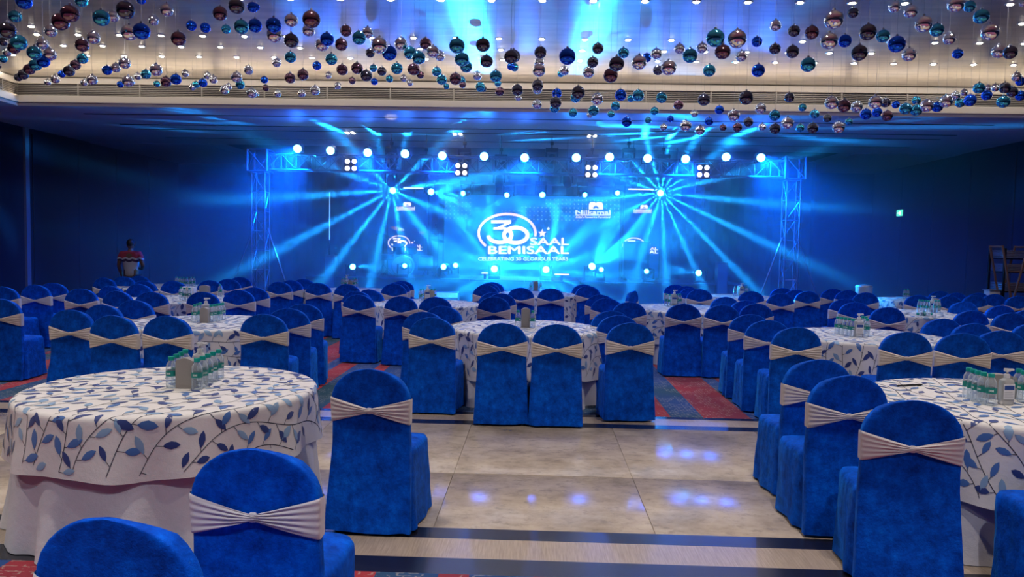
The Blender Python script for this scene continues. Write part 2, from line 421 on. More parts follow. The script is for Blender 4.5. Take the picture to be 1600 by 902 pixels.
# drape behind the stage
q = MB(); n = 240; L = 16.6
pts = [(-8.6 + L * i / n, .07 * math.sin(i * 1.05) + .03 * math.sin(i * .37)) for i in range(n + 1)]
q.add([(a, b, z) for z in (0.0, 4.2) for a, b in pts] + [(a, b + .03, z) for z in (0.0, 4.2) for a, b in pts],
      [(i, i + 1, n + 2 + i, n + 1 + i) for i in range(n)] + [(2 * n + 2 + i + 1, 2 * n + 2 + i, 3 * n + 3 + i, 3 * n + 4 + i) for i in range(n)])
o = q.obj('stage_drape', mat('navy_drape', (.003, .007, .03), .8, Sheen_Weight=.2)); o.location = (0, 22.6, 0)
tag(o, 'tall navy drape hanging in folds behind the stage screens', 'curtain')

# LED screens -----------------------------------------------------------------
def led_mat(name, base, es, dots=True):
    mt = bpy.data.materials.new(name); mt.use_nodes = True; n = NT(mt); b = n.b
    b.inputs['Base Color'].default_value = (.01, .02, .05, 1); b.inputs['Roughness'].default_value = .4
    a = n.noise(n.coord('Object', (.35, 1, .6)), 1.3, 2, .5)
    col = n.ramp(a, [(.35, tuple(c * .72 for c in base)), (.65, tuple(min(1, c * 1.25) for c in base))])
    if dots:
        vo = n.n('TexVoronoi', feature='DISTANCE_TO_EDGE')
        c = n.n('TexCoord'); s = n.n('SeparateXYZ'); n.l(c.outputs['Object'], s.inputs[0])
        fx = n.math('SUBTRACT', n.math('FRACT', n.math('MULTIPLY', s.outputs[0], 9.0)), .5); fz = n.math('SUBTRACT', n.math('FRACT', n.math('MULTIPLY', s.outputs[2], 9.0)), .5)
        d = n.math('SQRT', n.math('ADD', n.math('MULTIPLY', fx, fx), n.math('MULTIPLY', fz, fz)))
        msk = n.math('MULTIPLY', n.math('LESS_THAN', d, .13), n.math('GREATER_THAN', n.noise(n.coord('Object', (1, 1, 1)), .9, 2), .50))
        msk = n.math('MULTIPLY', msk, n.math('GREATER_THAN', s.outputs[2], 2.35))
        col = n.mix(n.math('MULTIPLY', msk, .8), col, (.75, .95, 1))
    n.l(col, b.inputs['Emission Color']); b.inputs['Emission Strength'].default_value = es
    return mt
SCRW = mat('screen_white', (1, 1, 1), .5, emit=(1.0, .90, .93), estr=1.75)
SCRP = mat('screen_pink', (1, .9, .9), .5, emit=(1.0, .68, .73), estr=1.7)
SCRD = mat('screen_mark_blue', (0, .1, .3), .5, emit=(.01, .16, .55), estr=1)
class Scr:
    def __init__(s, Y, ox, cx, cy, k, rx, ry, parent):  # draws in picture units about (rx, ry), scaled by k, centred at pixel (cx, cy)
        s.Y, s.cx, s.cy, s.k, s.rx, s.ry, s.par, s.ox = Y, cx, cy, k, rx, ry, parent, ox
    def pt(s, x, y):
        p = at_y(s.cx + (x - s.rx) * s.k, s.cy + (y - s.ry) * s.k, s.Y); return (p.x - s.ox, p.z)
    def poly(s, name, polys, mt, lift=.012, th=.004):
        q = MB()
        for P in polys:
            P = [s.pt(*a) for a in P]; n = len(P)
            q.add([(x, -lift - th, z) for x, z in P] + [(x, -lift, z) for x, z in P], [tuple(range(n)), tuple(range(2 * n - 1, n - 1, -1))] + [(i, (i + 1) % n, n + (i + 1) % n, n + i) for i in range(n)])
        return q.obj(name, mt, s.par, False)
    def ribbon(s, name, pts, wd, mt, lift=.012):
        pts = [Vector(p) for p in pts]; quads = []; L = []
        for i, p in enumerate(pts):
            d = (pts[min(i + 1, len(pts) - 1)] - pts[max(i - 1, 0)]); d = Vector((-d.y, d.x)).normalized() * wd / 2; L.append((p + d, p - d))
        for a, b in zip(L, L[1:]): quads.append([a[0], b[0], b[1], a[1]])
        return s.poly(name, quads, mt, lift)
    def text(s, name, txt, x0, x1, y0, y1, mt, bold=.02, shear=0, lift=.014):
        cu = bpy.data.curves.new(name, 'FONT'); cu.body = txt; cu.offset = 0; cu.extrude = .002; cu.shear = shear; cu.resolution_u = 3
        to = bpy.data.objects.new('tmp', cu); COL.objects.link(to); bpy.context.view_layer.update()
        me = bpy.data.meshes.new_from_object(to.evaluated_get(bpy.context.evaluated_depsgraph_get())); bpy.data.objects.remove(to)
        xs = [v.co.x for v in me.vertices]; ys = [v.co.y for v in me.vertices]; a0, a1, b0, b1 = min(xs), max(xs), min(ys), max(ys)
        for v in me.vertices:
            X, Z = s.pt(x0 + (v.co.x - a0) / (a1 - a0) * (x1 - x0), y1 - (v.co.y - b0) / (b1 - b0) * (y1 - y0)); v.co = (X, -lift - (v.co.z + .002), Z)
        W = (x1 - x0) * s.k / F * s.Y; bx = bold * (y1 - y0) * s.k / F * s.Y * 1.6
        vs = [v.co.copy() for v in me.vertices]; fs = [tuple(p.vertices) for p in me.polygons]; q = MB()
        for i, (ax, az) in enumerate(((-1, 0), (1, 0), (0, -.6), (0, .6)) if bold > .01 else ((0, 0),)): q.add([(v.x + ax * bx, v.y - .0006 * i, v.z + az * bx) for v in vs], fs)
        bpy.data.meshes.remove(me)
        return q.obj(name, mt, s.par, False)
def ell(cx, cy, rx, ry, a0, a1, n=40): return [(cx + rx * math.cos(R(a0 + (a1 - a0) * i / n)), cy - ry * math.sin(R(a0 + (a1 - a0) * i / n))) for i in range(n + 1)]
def star(cx, cy, r): return [(cx + (r if i % 2 == 0 else r * .42) * math.sin(math.pi * i / 5), cy - (r if i % 2 == 0 else r * .42) * math.cos(math.pi * i / 5)) for i in range(10)]
def anniversary(s, tagline=True):
    s.ribbon('logo_ring', ell(398, 378, 308, 207, -10, 222), 26, SCRP)
    s.poly('numeral_three', [[(225, 238), (442, 238), (442, 272), (225, 272)], [(388, 268), (442, 268), (310, 336), (250, 336)], [(250, 314), (392, 314), (376, 338), (250, 338)]], SCRW)
    s.ribbon('numeral_three', ell(320, 400, 126, 78, 52, -178), 40, SCRW, .013)
    s.ribbon('numeral_zero', ell(492, 400, 128, 82, 0, 360), 42, SCRW, .014)
    s.ribbon('numeral_zero_line', ell(492, 400, 128, 82, 0, 360), 7, SCRP, .020)
    s.poly('star', [star(780, 380, 48)], SCRP); s.poly('star', [star(845, 330, 20)], SCRW)
    s.text('lettering', 'SAAL', 650, 1066, 430, 506, SCRP, .03); s.text('lettering', 'BEMISAAL', 196, 1066, 520, 602, SCRW, .03)
    if tagline: s.text('lettering', 'CELEBRATING 30 GLORIOUS YEARS', 85, 1058, 637, 675, SCRW, .008)
def brand(s):
    s.poly('emblem', [[(1285, 121), (1285, 62), (1303, 42), (1420, 42), (1437, 62), (1437, 121)]], SCRW)
    petals = []
    for a in (-62, -32, 0, 32, 62):
        c, sn = math.cos(R(a)), math.sin(R(a)); L = 52 if a == 0 else 46
        petals.append([(1361 + x * c + y * sn, 119 - (-x * sn + y * c)) for x, y in ((0, 10), (9, L * .55), (0, L), (-9, L * .55))])
    s.poly('emblem_petals', petals, SCRD, .018)
    s.poly('emblem_notch', [[(1352, 42), (1361, 60), (1370, 42)]], SCRD, .018)
    s.text('lettering', 'Nilkamal', 1143, 1517, 129, 173, SCRW, .012)
    s.poly('underline', [[(1141, 178), (1517, 178), (1517, 187), (1141, 187)]], SCRW)
    s.text('lettering', "India's Favourite Furniture", 1143, 1517, 193, 216, SCRW, .004, .15)
def screen(px0, px1, py0, py1, Y, lab, mt, tilt=0):
    a, b = at_y(px0, (py0 + py1) / 2, Y), at_y(px1, (py0 + py1) / 2, Y); z1 = at_y((px0 + px1) / 2, py0, Y).z; z0 = at_y((px0 + px1) / 2, py1, Y).z
    t = thing('led_screen', lab, 'screen', ((a.x + b.x) / 2, Y, 0)); w2 = (b.x - a.x) / 2
    q = MB(); q.bbox(-w2, w2, .0, .09, z0, z1, .004); q.obj('panel', mt, t, False)
    q = MB(); q.box(-w2 - .05, w2 + .05, .09, .16, z0 - .05, z1 + .05)
    for sx in (-w2 + .1, w2 - .1): q.box(sx - .04, sx + .04, .1, .16, STZ, z0)
    q.obj('frame', DARK, t, False)
    return t
MAINM = led_mat('screen_picture_blue', (.0, .17, .60), .8)
SIDEM = led_mat('screen_picture_dark_blue', (.0, .08, .40), .55, False)
t = screen(694, 968, 306, 436, SY, 'wide blue stage screen with the pink and white anniversary lettering', MAINM)
ox = t.location.x
z678 = 6.94
anniversary(Scr(SY, ox, 735, 310, 1 / 6.94, 0, 0, t)); brand(Scr(SY, ox, 735, 310, 1 / 6.94, 0, 0, t))
t = screen(606, 667, 298, 432, 21.0, 'narrow portrait screen behind the drum kit, left of the wide screen', SIDEM)
anniversary(Scr(21.0, t.location.x, 628, 382, .054, 480, 420, t), False); brand(Scr(21.0, t.location.x, 634, 323, .077, 1330, 130, t))
t = screen(975, 1030, 300, 434, 21.0, 'narrow portrait screen to the right of the wide screen', SIDEM)
anniversary(Scr(21.0, t.location.x, 995, 386, .056, 480, 420, t), False); brand(Scr(21.0, t.location.x, 1004, 327, .074, 1330, 130, t))
# white light bars above the side screens and at the foot of the wide one
BARM = mat('white_light_bar', (1, 1, 1), .4, emit=(.95, .95, 1), estr=1.6)
for px0, px1, py, Y, lab in ((630, 664, 294, 20.93, 'white light bar above the screen behind the drums'), (981, 1032, 296, 20.93, 'white light bar above the narrow screen on the right'),
                             (866, 890, 429, 19.2, 'long white light bar at the stage edge below the lettering'), (752, 763, 427, 19.2, 'short white light bar at the stage edge below the lettering')):
    a, b = at_y(px0, py, Y), at_y(px1, py, Y); w2 = (b.x - a.x) / 2
    t = thing('light_bar', lab, 'light', ((a.x + b.x) / 2, Y, a.z), 0, 'white light bars')
    q = MB(); q.bbox(-w2, w2, 0, .05, -.02, .03, .006); q.obj('housing', DARK, t)
    q = MB(); q.box(-w2 + .01, w2 - .01, -.006, 0, -.012, .02); q.obj('tube', BARM, t, False)
    q = MB(); q.box(-.03, .03, .04, .07 if a.z < 1.5 else .18, (STZ - a.z) if a.z < 1.5 else -.14, 0); q.obj('bracket', DARK, t, False)

# ------------------------------------------------------------------ truss
def truss_run(root, a, b, s, n, r=.018, plane=('x', 'y')):
    """square lattice girder from a to b; s = side; chords and braces are separate parts"""
    a, b = Vector(a), Vector(b); d = (b - a).normalized()
    u = Vector((1, 0, 0)) if abs(d.z) > .9 else Vector((0, 0, 1)); v = d.cross(u).normalized(); u = v.cross(d).normalized()
    cs = [(u * i + v * j) * s / 2 for i, j in ((-1, -1), (1, -1), (1, 1), (-1, 1))]
    for c in cs:
        q = MB(); q.tube(a + c, b + c, r, 8); q.obj('chord', ALU, root)
    L = (b - a).length / n
    for k in range(n + 1):
        for f in range(4):
            c0, c1 = cs[f], cs[(f + 1) % 4]; p0 = a + d * (L * k)
            q = MB(); q.tube(p0 + c0, p0 + c1, r * .55, 5); q.obj('brace', ALU, root)
            if k < n:
                p1 = a + d * (L * (k + 1)); q = MB()
                if k % 2: q.tube(p0 + c0, p1 + c1, r * .5, 5)
                else: q.tube(p0 + c1, p1 + c0, r * .5, 5)
                q.obj('diagonal', ALU, root)
xt0, xt1 = at_y(407, 300, TY).x, at_y(1237, 300, TY).x
ZB0, ZB1 = 3.33, 3.69
for nm, X, sg in (('left', xt0, -1), ('right', xt1, 1)):
    t = thing('truss_tower', f'silver lattice truss tower with diagonal outrigger on the {nm} of the stage', 'truss', (X, TY, 0), 0, 'truss towers')
    truss_run(t, (0, 0, .06), (0, 0, ZB0 - .06), .31, 7)
    q = MB(); q.bbox(-.45, .45, -.45, .45, 0, .06, .01); q.obj('base_plate', ALU, t)
    for s2 in (-1, 1):
        q = MB(); q.tube((s2 * .17, 0, 1.95), (s2 * .85, -.1, .05), .022, 8); q.obj('outrigger', ALU, t)
    # sleeve block at the top
    truss_run(t, (0, 0, ZB0 - .04), (0, 0, ZB1 + .10), .46, 1, .03)
t = thing('truss_beam', 'long silver lattice truss beam spanning high above the stage front', 'truss', (0, TY, (ZB0 + ZB1) / 2))
truss_run(t, (xt0 + .2, 0, 0), (xt1 - .2, 0, 0), ZB1 - ZB0, 34, .02)
xa2, xb2 = at_y(560, 290, 20.3).x, at_y(1075, 290, 20.3).x
t = thing('rear_truss_beam', 'shorter lattice beam behind, holding the moving beam lights', 'truss', (0, 20.3, 3.38))
truss_run(t, (xa2, 0, 0), (xb2, 0, 0), .24, 18, .014)
for X in (xa2 + .3, xb2 - .3):
    q = MB(); q.tube((X, 0, .1), (X, 0, SOFFIT - 3.38), .012, 6); q.obj('hanging_rod', DARK, t)
p = at_y(1092, 312, 19.6)
t = thing('hanging_truss_piece', 'short ladder-like truss piece hanging below the beam on the right', 'truss', (p.x, 19.6, 0))
truss_run(t, (0, 0, 2.62), (0, 0, 3.25), .22, 2, .012)
q = MB(); q.tube((0, 0, 3.25), (0, 0, SOFFIT), .008, 6); q.obj('hanging_rod', DARK, t)

# ------------------------------------------------------------------ stage lighting
def gobo(l, kind, n=12, th0=40, tw=8, sharp=6, color=(.008, .34, 1), gain=1.0, rot=0, base=.002, th1=None):
    """projected beam pattern: n beams on a cone of half-angle th0 (degrees), optional second cone th1"""
    l.use_nodes = True; nt = l.node_tree; N = NT.__new__(NT); N.t = nt; N.b = None
    em = nt.nodes.get('Emission'); c = N.n('TexCoord'); s = N.n('SeparateXYZ'); N.l(c.outputs['Normal'], s.inputs[0])
    phi = N.math('ADD', N.math('ARCTAN2', s.outputs[1], s.outputs[0]), rot)
    th = N.math('ARCCOSINE', N.math('MINIMUM', N.math('ABSOLUTE', s.outputs[2]), 1.0))
    def ring(t0, n, off):
        cs = N.math('MULTIPLY_ADD', N.math('COSINE', N.math('MULTIPLY_ADD', phi, float(n), off)), .5, .5)
        az = N.math('POWER', N.math('MAXIMUM', cs, 0.0), float(sharp))
        g = N.math('DIVIDE', N.math('SUBTRACT', th, R(t0)), R(tw))
        return N.math('MULTIPLY', az, N.math('EXPONENT', N.math('MULTIPLY', N.math('MULTIPLY', g, g), -1.0)))
    out = ring(th0, n, 0.0)
    if th1: out = N.math('ADD', out, ring(th1, n, math.pi * .8))
    out = N.math('MULTIPLY', N.math('ADD', out, base), gain)
    em.inputs['Color'].default_value = (*color, 1); N.l(out, em.inputs['Strength'])
def lens_mat(name, c, s): return mat(name, (1, 1, 1), .3, emit=c, estr=s)
BEAML = lens_mat('beam_lens', (.07, .55, 1), 20)
PARL = lens_mat('par_lens', (.22, .80, 1), 9)
BLIND = lens_mat('blinder_lens', (1, .93, .96), 2.2)
FIX = mat('fixture_black', (.015, .018, .03), .4)
q = MB(); q.bbox(-.15, .15, -.12, .12, 0, .10, .012); MH_BASE = q.mesh('base', FIX)
q = MB(); q.bbox(-.155, -.115, -.05, .05, .08, .36, .01); MH_ARM = q.mesh('yoke_arm', FIX)
q = MB(); q.lathe([(.05, -.17), (.085, -.15), (.10, -.05), (.105, .06), (.095, .15), (.09, .155)], 18); MH_HEAD = q.mesh('head', FIX)
q = MB(); q.lathe([(.082, .152), (.082, .16)], 18); MH_LENS = q.mesh('lens', BEAML)
def moving_head(px, py, Y, direc, hang, lab, lit=1.0, grp='moving beam lights', rod=False):
    p = at_y(px, py, Y); up = -1 if hang else 1
    t = thing('moving_head_light', lab, 'stage light', (p.x, Y, p.z - up * .30), 0, grp)
    sc = (1, 1, up)
    link('base', MH_BASE, t, scale=sc); link('yoke_arm', MH_ARM, t, scale=sc); link('yoke_arm', MH_ARM, t, scale=(-1, 1, up))
    h = link('head', MH_HEAD, t, (0, 0, up * .30)); d = Vector(direc).normalized()
    h.rotation_euler = d.to_track_quat('Z', 'Y').to_euler()
    if lit: link('lens', MH_LENS, h, scale=(lit, lit, 1))
    if hang:
        q = MB(); q.tube((0, 0, 0), (0, 0, .12), .015, 6); q.bbox(-.04, .04, -.04, .04, .08, .16, .01); q.tube((0, 0, .16), (0, 0, max(.17, (SOFFIT - (p.z + .3)) if rod else .17)), .008, 6); q.obj('clamp', DARK, t)
    else:
        q = MB(); zz = -(p.z - .30 - STZ)
        q.bbox(-.19, .19, -.15, .15, min(zz, -.02), 0, .008); q.obj('stand_block', FIX, t)
    return p
TQ = (.05, .70, 1.0)
def beam(p, direc, energy, **kw):
    d = Vector(direc).normalized(); o = lamp('beam_lamp', 'SPOT', p + d * .19, energy, (1, 1, 1), p + d, spot_size=R(kw.pop('size', 60)), spot_blend=.1, shadow_soft_size=.01)
    gobo(o.data, 'fan', **kw)
BE = 3000
# upper row on the rear truss: (px, py, direction, label, lens, pattern)
UP_ROW = [
 (615, 297, (.05, -1, -.16), 'beam light with a full starburst, leftmost on the rear beam', 1.0, dict(size=122, n=13, th0=44, tw=9, sharp=16, gain=5.5)),
 (671, 300, (.86, -.42, -.10), 'beam light second from the left on the rear beam, fanning sideways', 1.0, dict(size=80, n=9, th0=17, tw=5, sharp=9, th1=30, gain=2.6)),
 (728, 301, (-.85, -.30, -.42), 'small beam light third from the left on the rear beam', .75, dict(size=28, n=5, th0=8, tw=3, sharp=9, gain=2.6)),
 (795, 303, (-.62, -.40, -.62), 'small beam light fourth from the left on the rear beam', .8, dict(size=40, n=6, th0=12, tw=4, sharp=9, gain=2.6)),
 (845, 302, (.55, -.35, -.72), 'beam light above the two stars, aimed down at the right', .9, dict(size=44, n=7, th0=14, tw=4, sharp=9, gain=3.0)),
 (910, 303.5, (.80, -.40, -.40), 'small beam light above the emblem on the wide screen', .75, dict(size=30, n=5, th0=9, tw=3, sharp=9, gain=2.6)),
 (968, 303, (-.93, -.3, .12), 'small beam light second from the right on the rear beam', .75, dict(size=30, n=4, th0=6, tw=3, sharp=9, gain=2.6)),
 (1031, 301, (-.05, -1, -.16), 'beam light with a full starburst, rightmost on the rear beam', 1.0, dict(size=122, n=16, th0=44, tw=9, sharp=16, gain=5.5)),
]
for px, py, d, lab, lz, kw in UP_ROW:
    p = moving_head(px, py, 20.12, d if abs(d[1]) > .8 else (d[0] * .5, -1, d[2] * .5), True, lab, lz); beam(p + Vector((0, -.1, 0)), d, BE, **kw)
LOW_ROW = [
 (549, 417, (.96, -.25, .04), 'floor beam light farthest left, aimed across the stage', .85, dict(size=32, n=7, th0=9, tw=3.5, sharp=9, gain=2.6)),
 (630, 416, (.90, -.25, .20), 'small floor beam light in front of the drum kit', .7, dict(size=30, n=4, th0=6, tw=3, sharp=9, gain=.7)),
 (698, 418, (-.85, -.3, .25), 'floor beam light left of the wide screen, the larger of a close pair', .9, dict(size=44, n=7, th0=14, tw=4, sharp=9, gain=2.0)),
 (709, 416, (.85, -.3, .35), 'floor beam light left of the wide screen, the smaller of a close pair', .75, dict(size=50, n=6, th0=10, tw=4, sharp=9, gain=2.0)),
 (773, 418, (.0, -1, -.22), 'floor beam light bursting below the start of the small lettering line', 1.05, dict(size=122, n=16, th0=40, tw=9, sharp=16, gain=5.5)),
 (853, 419, (.0, -1, -.22), 'floor beam light bursting below the end of the small lettering line', 1.05, dict(size=122, n=15, th0=40, tw=9, sharp=16, gain=5.5)),
 (922, 419, (.55, -.45, .62), 'bright floor beam light right of the lettering, fanning upward', 1.1, dict(size=95, n=11, th0=26, tw=9, sharp=5, gain=3.0)),
 (936, 422, (.3, -1, .1), 'small floor beam light just right of the bright upward one', .7, None),
 (1013, 424, (-.9, -.35, .02), 'small floor beam light below the narrow screen on the right', .7, dict(size=24, n=3, th0=5, tw=3, sharp=9, gain=.6)),
 (1094, 427, (-.95, -.25, .10), 'floor beam light farthest right, aimed across the stage', .9, dict(size=32, n=7, th0=9, tw=3.5, sharp=9, gain=2.6)),
]
for px, py, d, lab, lz, kw in LOW_ROW:
    p = moving_head(px, py, 19.4, d if abs(d[1]) > .8 else (d[0] * .5, -1, d[2] * .5), False, lab, lz, 'floor')
    if kw: beam(p + Vector((0, -.1, 0)), d, BE, **kw)
# blue wash cans on the front truss
q = MB(); q.lathe([(.06, .14), (.09, .12), (.10, .02), (.102, -.10), (.095, -.10)], 16); PAR_BODY = q.mesh('can', FIX)
q = MB(); q.lathe([(.092, -.098), (.092, -.115)][::-1], 16); PAR_LENS = q.mesh('lens', PARL)
q = MB(); q.path([(-.125, 0, -.02), (-.125, 0, .17), (.125, 0, .17), (.125, 0, -.02)], .012); q.tube((0, 0, -.34), (0, 0, .17), .014); PAR_YOKE = q.mesh('yoke', FIX)
PARS = [(467, 231), (518, 234), (576, 237), (634, 239), (692, 242), (757, 243), (820, 245), (900, 245), (952, 244), (1011, 246), (1070, 247), (1133, 244), (1187, 245)]
for i, (px, py) in enumerate(PARS):
    p = at_y(px, py, TY - .25)
    t = thing('wash_can', f'{ordinal(i)} blue-white wash can from the left along the front truss', 'stage light', (p.x, TY - .25, p.z), 0, 'wash cans on the front truss')
    b = link('can', PAR_BODY, t, rot=(R(-72), 0, 0)); link('lens', PAR_LENS, b)
    q = MB(); q.path([(-.125, 0, -.02), (-.125, 0, -.14), (.125, 0, -.14), (.125, 0, -.02)], .012); q.tube((0, 0, -.14), (0, .12, ZB1 - p.z), .014); q.obj('yoke', FIX, t)
    dx = (800 - px) / 800 * 1.2
    o = lamp('wash_lamp', 'SPOT', (p.x, TY - .40, p.z - .03), 90, (.015, .13, 1.0), (p.x + dx, TY - 6.0, 1.2), spot_size=R(125), spot_blend=.9, shadow_soft_size=.05)
    if i % 2 == 0: o = lamp('wash_back_lamp', 'SPOT', (p.x, TY - .42, p.z - .02), 3300 if i in (0, 12) else 2400, (.0, .095, 1.0), (p.x + (-2.6 if i == 0 else 2.6 if i == 12 else -dx * .6), TY + (1.6 if i in (0, 12) else 2.6), .2), spot_size=R(118), spot_blend=1.0, shadow_soft_size=.05)
# four-lamp blinders
q = MB(); q.lathe([(.062, -.02), (.066, -.045), (.0601, -.046)], 16); BL_RIM = q.mesh('lamp_rim', FIX)
q = MB(); q.lathe([(.055, -.062), (.055, -.042)], 16); BL_L = q.mesh('lamp', BLIND)
for i, (px, py) in enumerate([(549, 258), (721, 265), (924, 268), (1098, 268)]):
    p = at_y(px, py, TY - .32)
    t = thing('blinder', f'{ordinal(i)} four-lamp white blinder from the left on the front truss', 'stage light', (p.x, TY - .32, p.z), 0, 'four-lamp blinders')
    q = MB(); q.bbox(-.16, .16, -.02, .08, -.16, .16, .012); q.obj('housing', FIX, t)
    q = MB(); q.tube((0, .08, .0), (0, .16, .05), .02); q.obj('clamp', FIX, t)
    for dx in (-.08, .08):
        for dz in (-.08, .08):
            rr = link('lamp_rim', BL_RIM, t, (dx, 0, dz), (R(-90), 0, 0)); link('lamp', BL_L, rr)
    lamp('blinder_lamp', 'SPOT', (p.x, TY - .40, p.z), 5, (1, .90, .94), (p.x * .8, 8, 0), spot_size=R(95), spot_blend=.8, shadow_soft_size=.1)
# unlit heads hung along the front truss
for i, px in enumerate((612, 666, 726, 783, 862, 925, 982, 1036)):
    p = at_y(px, 245, TY + .1)
    moving_head(px, 262 if i % 2 else 252, TY + .42, (random.uniform(-.6, .6), -.5, -.7), True, f'{ordinal(i)} unlit dark moving head from the left on the front truss', 0, 'unlit heads on the front truss', True)
for i, px in enumerate((611, 780, 886, 989)):
    moving_head(px, 283, 19.1, (random.uniform(-.4, .4), -.6, -.6), True, f'{ordinal(i)} unlit dark head from the left hanging between the beams', 0, 'unlit heads between the beams', True)
# window-shaped light patch on the soffit
p = at_y(613, 240, TY); tg = at_z(611, 184, SOFFIT)
o = lamp('pattern_lamp', 'SPOT', (p.x, TY - .3, p.z), 16, (1, .9, .7), tg, spot_size=R(8), spot_blend=.1, use_square=True, shadow_soft_size=.003)

# instruments and speakers on the stage
DRUM = mat('drum_shell_dark', (.02, .022, .035), .3); SKIN = mat('drum_head_grey', (.25, .27, .3), .5); CYM = mat('cymbal_brass', (.55, .42, .18), .25, .9)
p = at_y(634, 410, 20.2)
t = thing('drum_kit', 'dark drum kit with cymbals in front of the left narrow screen', 'drum kit', (p.x, 20.2, STZ))
def drum(x, y, z, r, h, tilt=(0, 0, 0), horiz=False):
    q = MB(); q.lathe([(r, 0), (r * 1.03, .01), (r * 1.03, .03), (r, .035), (r, h - .035), (r * 1.03, h - .03), (r * 1.03, h - .01), (r, h)], 24)
    o = q.obj('drum', DRUM, t, loc=(x, y, z), rot=tilt); q = MB(); q.lathe([(r * .97, 0), (r * .97, .006)], 24); q.obj('drum_head', SKIN, o, loc=(0, 0, h))
drum(0, -.15, .28, .27, .40, (R(90), 0, 0)); drum(-.17, -.1, .62, .15, .2, (R(20), 0, 0)); drum(.17, -.1, .62, .15, .2, (R(20), 0, 0)); drum(.5, .1, .16, .2, .38); drum(-.5, .1, .42, .17, .14)
for x, y, z, r in ((-.62, .1, 1.05, .22), (.55, .2, 1.12, .24), (-.3, .35, 1.25, .2), (.85, .0, .95, .18)):
    q = MB(); q.tube((x, y, .05), (x, y, z), .01); 
    for a in range(3): q.tube((x, y, .3), (x + .22 * math.cos(a * 2.1), y + .22 * math.sin(a * 2.1), .005), .008)
    s_ = q.obj('cymbal_stand', DARK, t); q = MB(); q.lathe([(r, 0), (r * .5, .012), (.04, .02), (.03, .035), (.008, .038)], 22); q.obj('cymbal', CYM, s_, loc=(x, y, z), rot=(R(-14), R(8), 0))
q = MB(); q.tube((-.5, .1, .0), (-.5, .1, .42), .012)
for a in range(3): q.tube((-.5, .1, .2), (-.5 + .2 * math.cos(a * 2.1), .1 + .2 * math.sin(a * 2.1), .0), .008)
for sx in (-.17, .17): q.tube((sx, 0, .3), (sx, -.02, .66), .012)
q.obj('drum_hardware', DARK, t)
p = at_y(994, 392, 20.2)
t = thing('equipment_case', 'tall dark equipment case before the right narrow screen', 'case', (p.x, 20.2, STZ))
q = MB(); q.bbox(-.33, .33, -.22, .22, .07, 1.02, .02); q.obj('body', FIX, t)
for z in (.10, .55, .98):
    q = MB(); q.box(-.335, .335, -.225, .225, z, z + .022); q.obj('metal_band', DARK, t, False)
for sx in (-.26, .26):
    for sy in (-.15, .15):
        q = MB(); q.lathe([(.035, 0), (.035, .07)], 10); q.obj('caster', BLACK, t, loc=(sx, sy, 0))
for px, lab in ((1012, 'thin microphone stand beside the dark case on stage'), (684, 'thin microphone stand left of the wide screen')):
    p = at_y(px, 420, 19.9); t = thing('microphone_stand', lab, 'stand', (p.x, 19.9, STZ), 0, 'microphone stands')
    q = MB(); q.tube((0, 0, .02), (0, 0, 1.15), .009); q.obj('pole', DARK, t)
    q = MB(); q.lathe([(.15, 0), (.14, .015), (.02, .03)], 20); q.obj('base', DARK, t)
    q = MB(); q.tube((0, .1, 1.12), (0, -.28, 1.28), .007); q.obj('boom', DARK, t)
    q = MB(); q.lathe([(.012, 0), (.018, .12), (.026, .13), (.026, .16), (.015, .18)], 12); q.obj('microphone', BLACK, t, loc=(0, -.28, 1.28), rot=(R(60), 0, 0))
for px, Y, lab in ((517, 19.0, 'tall slim dark loudspeaker standing left of the stage'), (1127, 19.0, 'tall slim dark loudspeaker standing right of the stage')):
    p = at_y(px, 430, Y); t = thing('loudspeaker', lab, 'speaker', (p.x, Y, 0), 0, 'column loudspeakers')
    q = MB(); q.bbox(-.13, .13, -.14, .14, .0, 1.34, .015); q.obj('cabinet', FIX, t)
    q = MB(); q.box(-.11, .11, -.147, -.14, .50, 1.30); q.obj('grille', mat('speaker_grille', (.05, .055, .07), .6), t, False)
    for z in (.20, .38):
        q = MB(); q.lathe([(.075, 0), (.06, .012), (.02, .03)], 18); q.obj('driver', DARK, t, loc=(0, -.14, z), rot=(R(90), 0, 0))
p = at_y(515, 340, 19.3)
t = thing('light_pole', 'slim pale vertical light tube on a pole left of the stage', 'light', (p.x, 19.3, 0))
q = MB(); q.lathe([(.16, 0), (.15, .02), (.02, .04), (.018, 1.72)], 16); q.obj('pole', DARK, t)
q = MB(); q.tube((0, 0, 1.72), (0, 0, 2.92), .014, 8); q.obj('tube', mat('tube_glow', (.8, .9, 1), .4, emit=(.25, .6, 1), estr=.8), t)

# haze in the air around the stage
def haze_mat():
    mt = bpy.data.materials.new('stage_haze'); mt.use_nodes = True; nt = mt.node_tree
    nt.nodes.remove(nt.nodes['Principled BSDF'])
    vs = nt.nodes.new('ShaderNodeVolumeScatter'); vs.inputs['Density'].default_value = .095; vs.inputs['Anisotropy'].default_value = .15
    vs.inputs['Color'].default_value = (1, 1, 1, 1)
    nt.links.new(vs.outputs[0], nt.nodes['Material Output'].inputs['Volume']); return mt
q = MB(); q.box(XL + .12, XR - .12, 16.3, 25.6, .02, SOFFIT - .03)
o = q.obj('stage_haze', haze_mat(), None, False); tag(o, 'thin smoky haze filling the air around the lit stage', 'haze', kind='stuff')

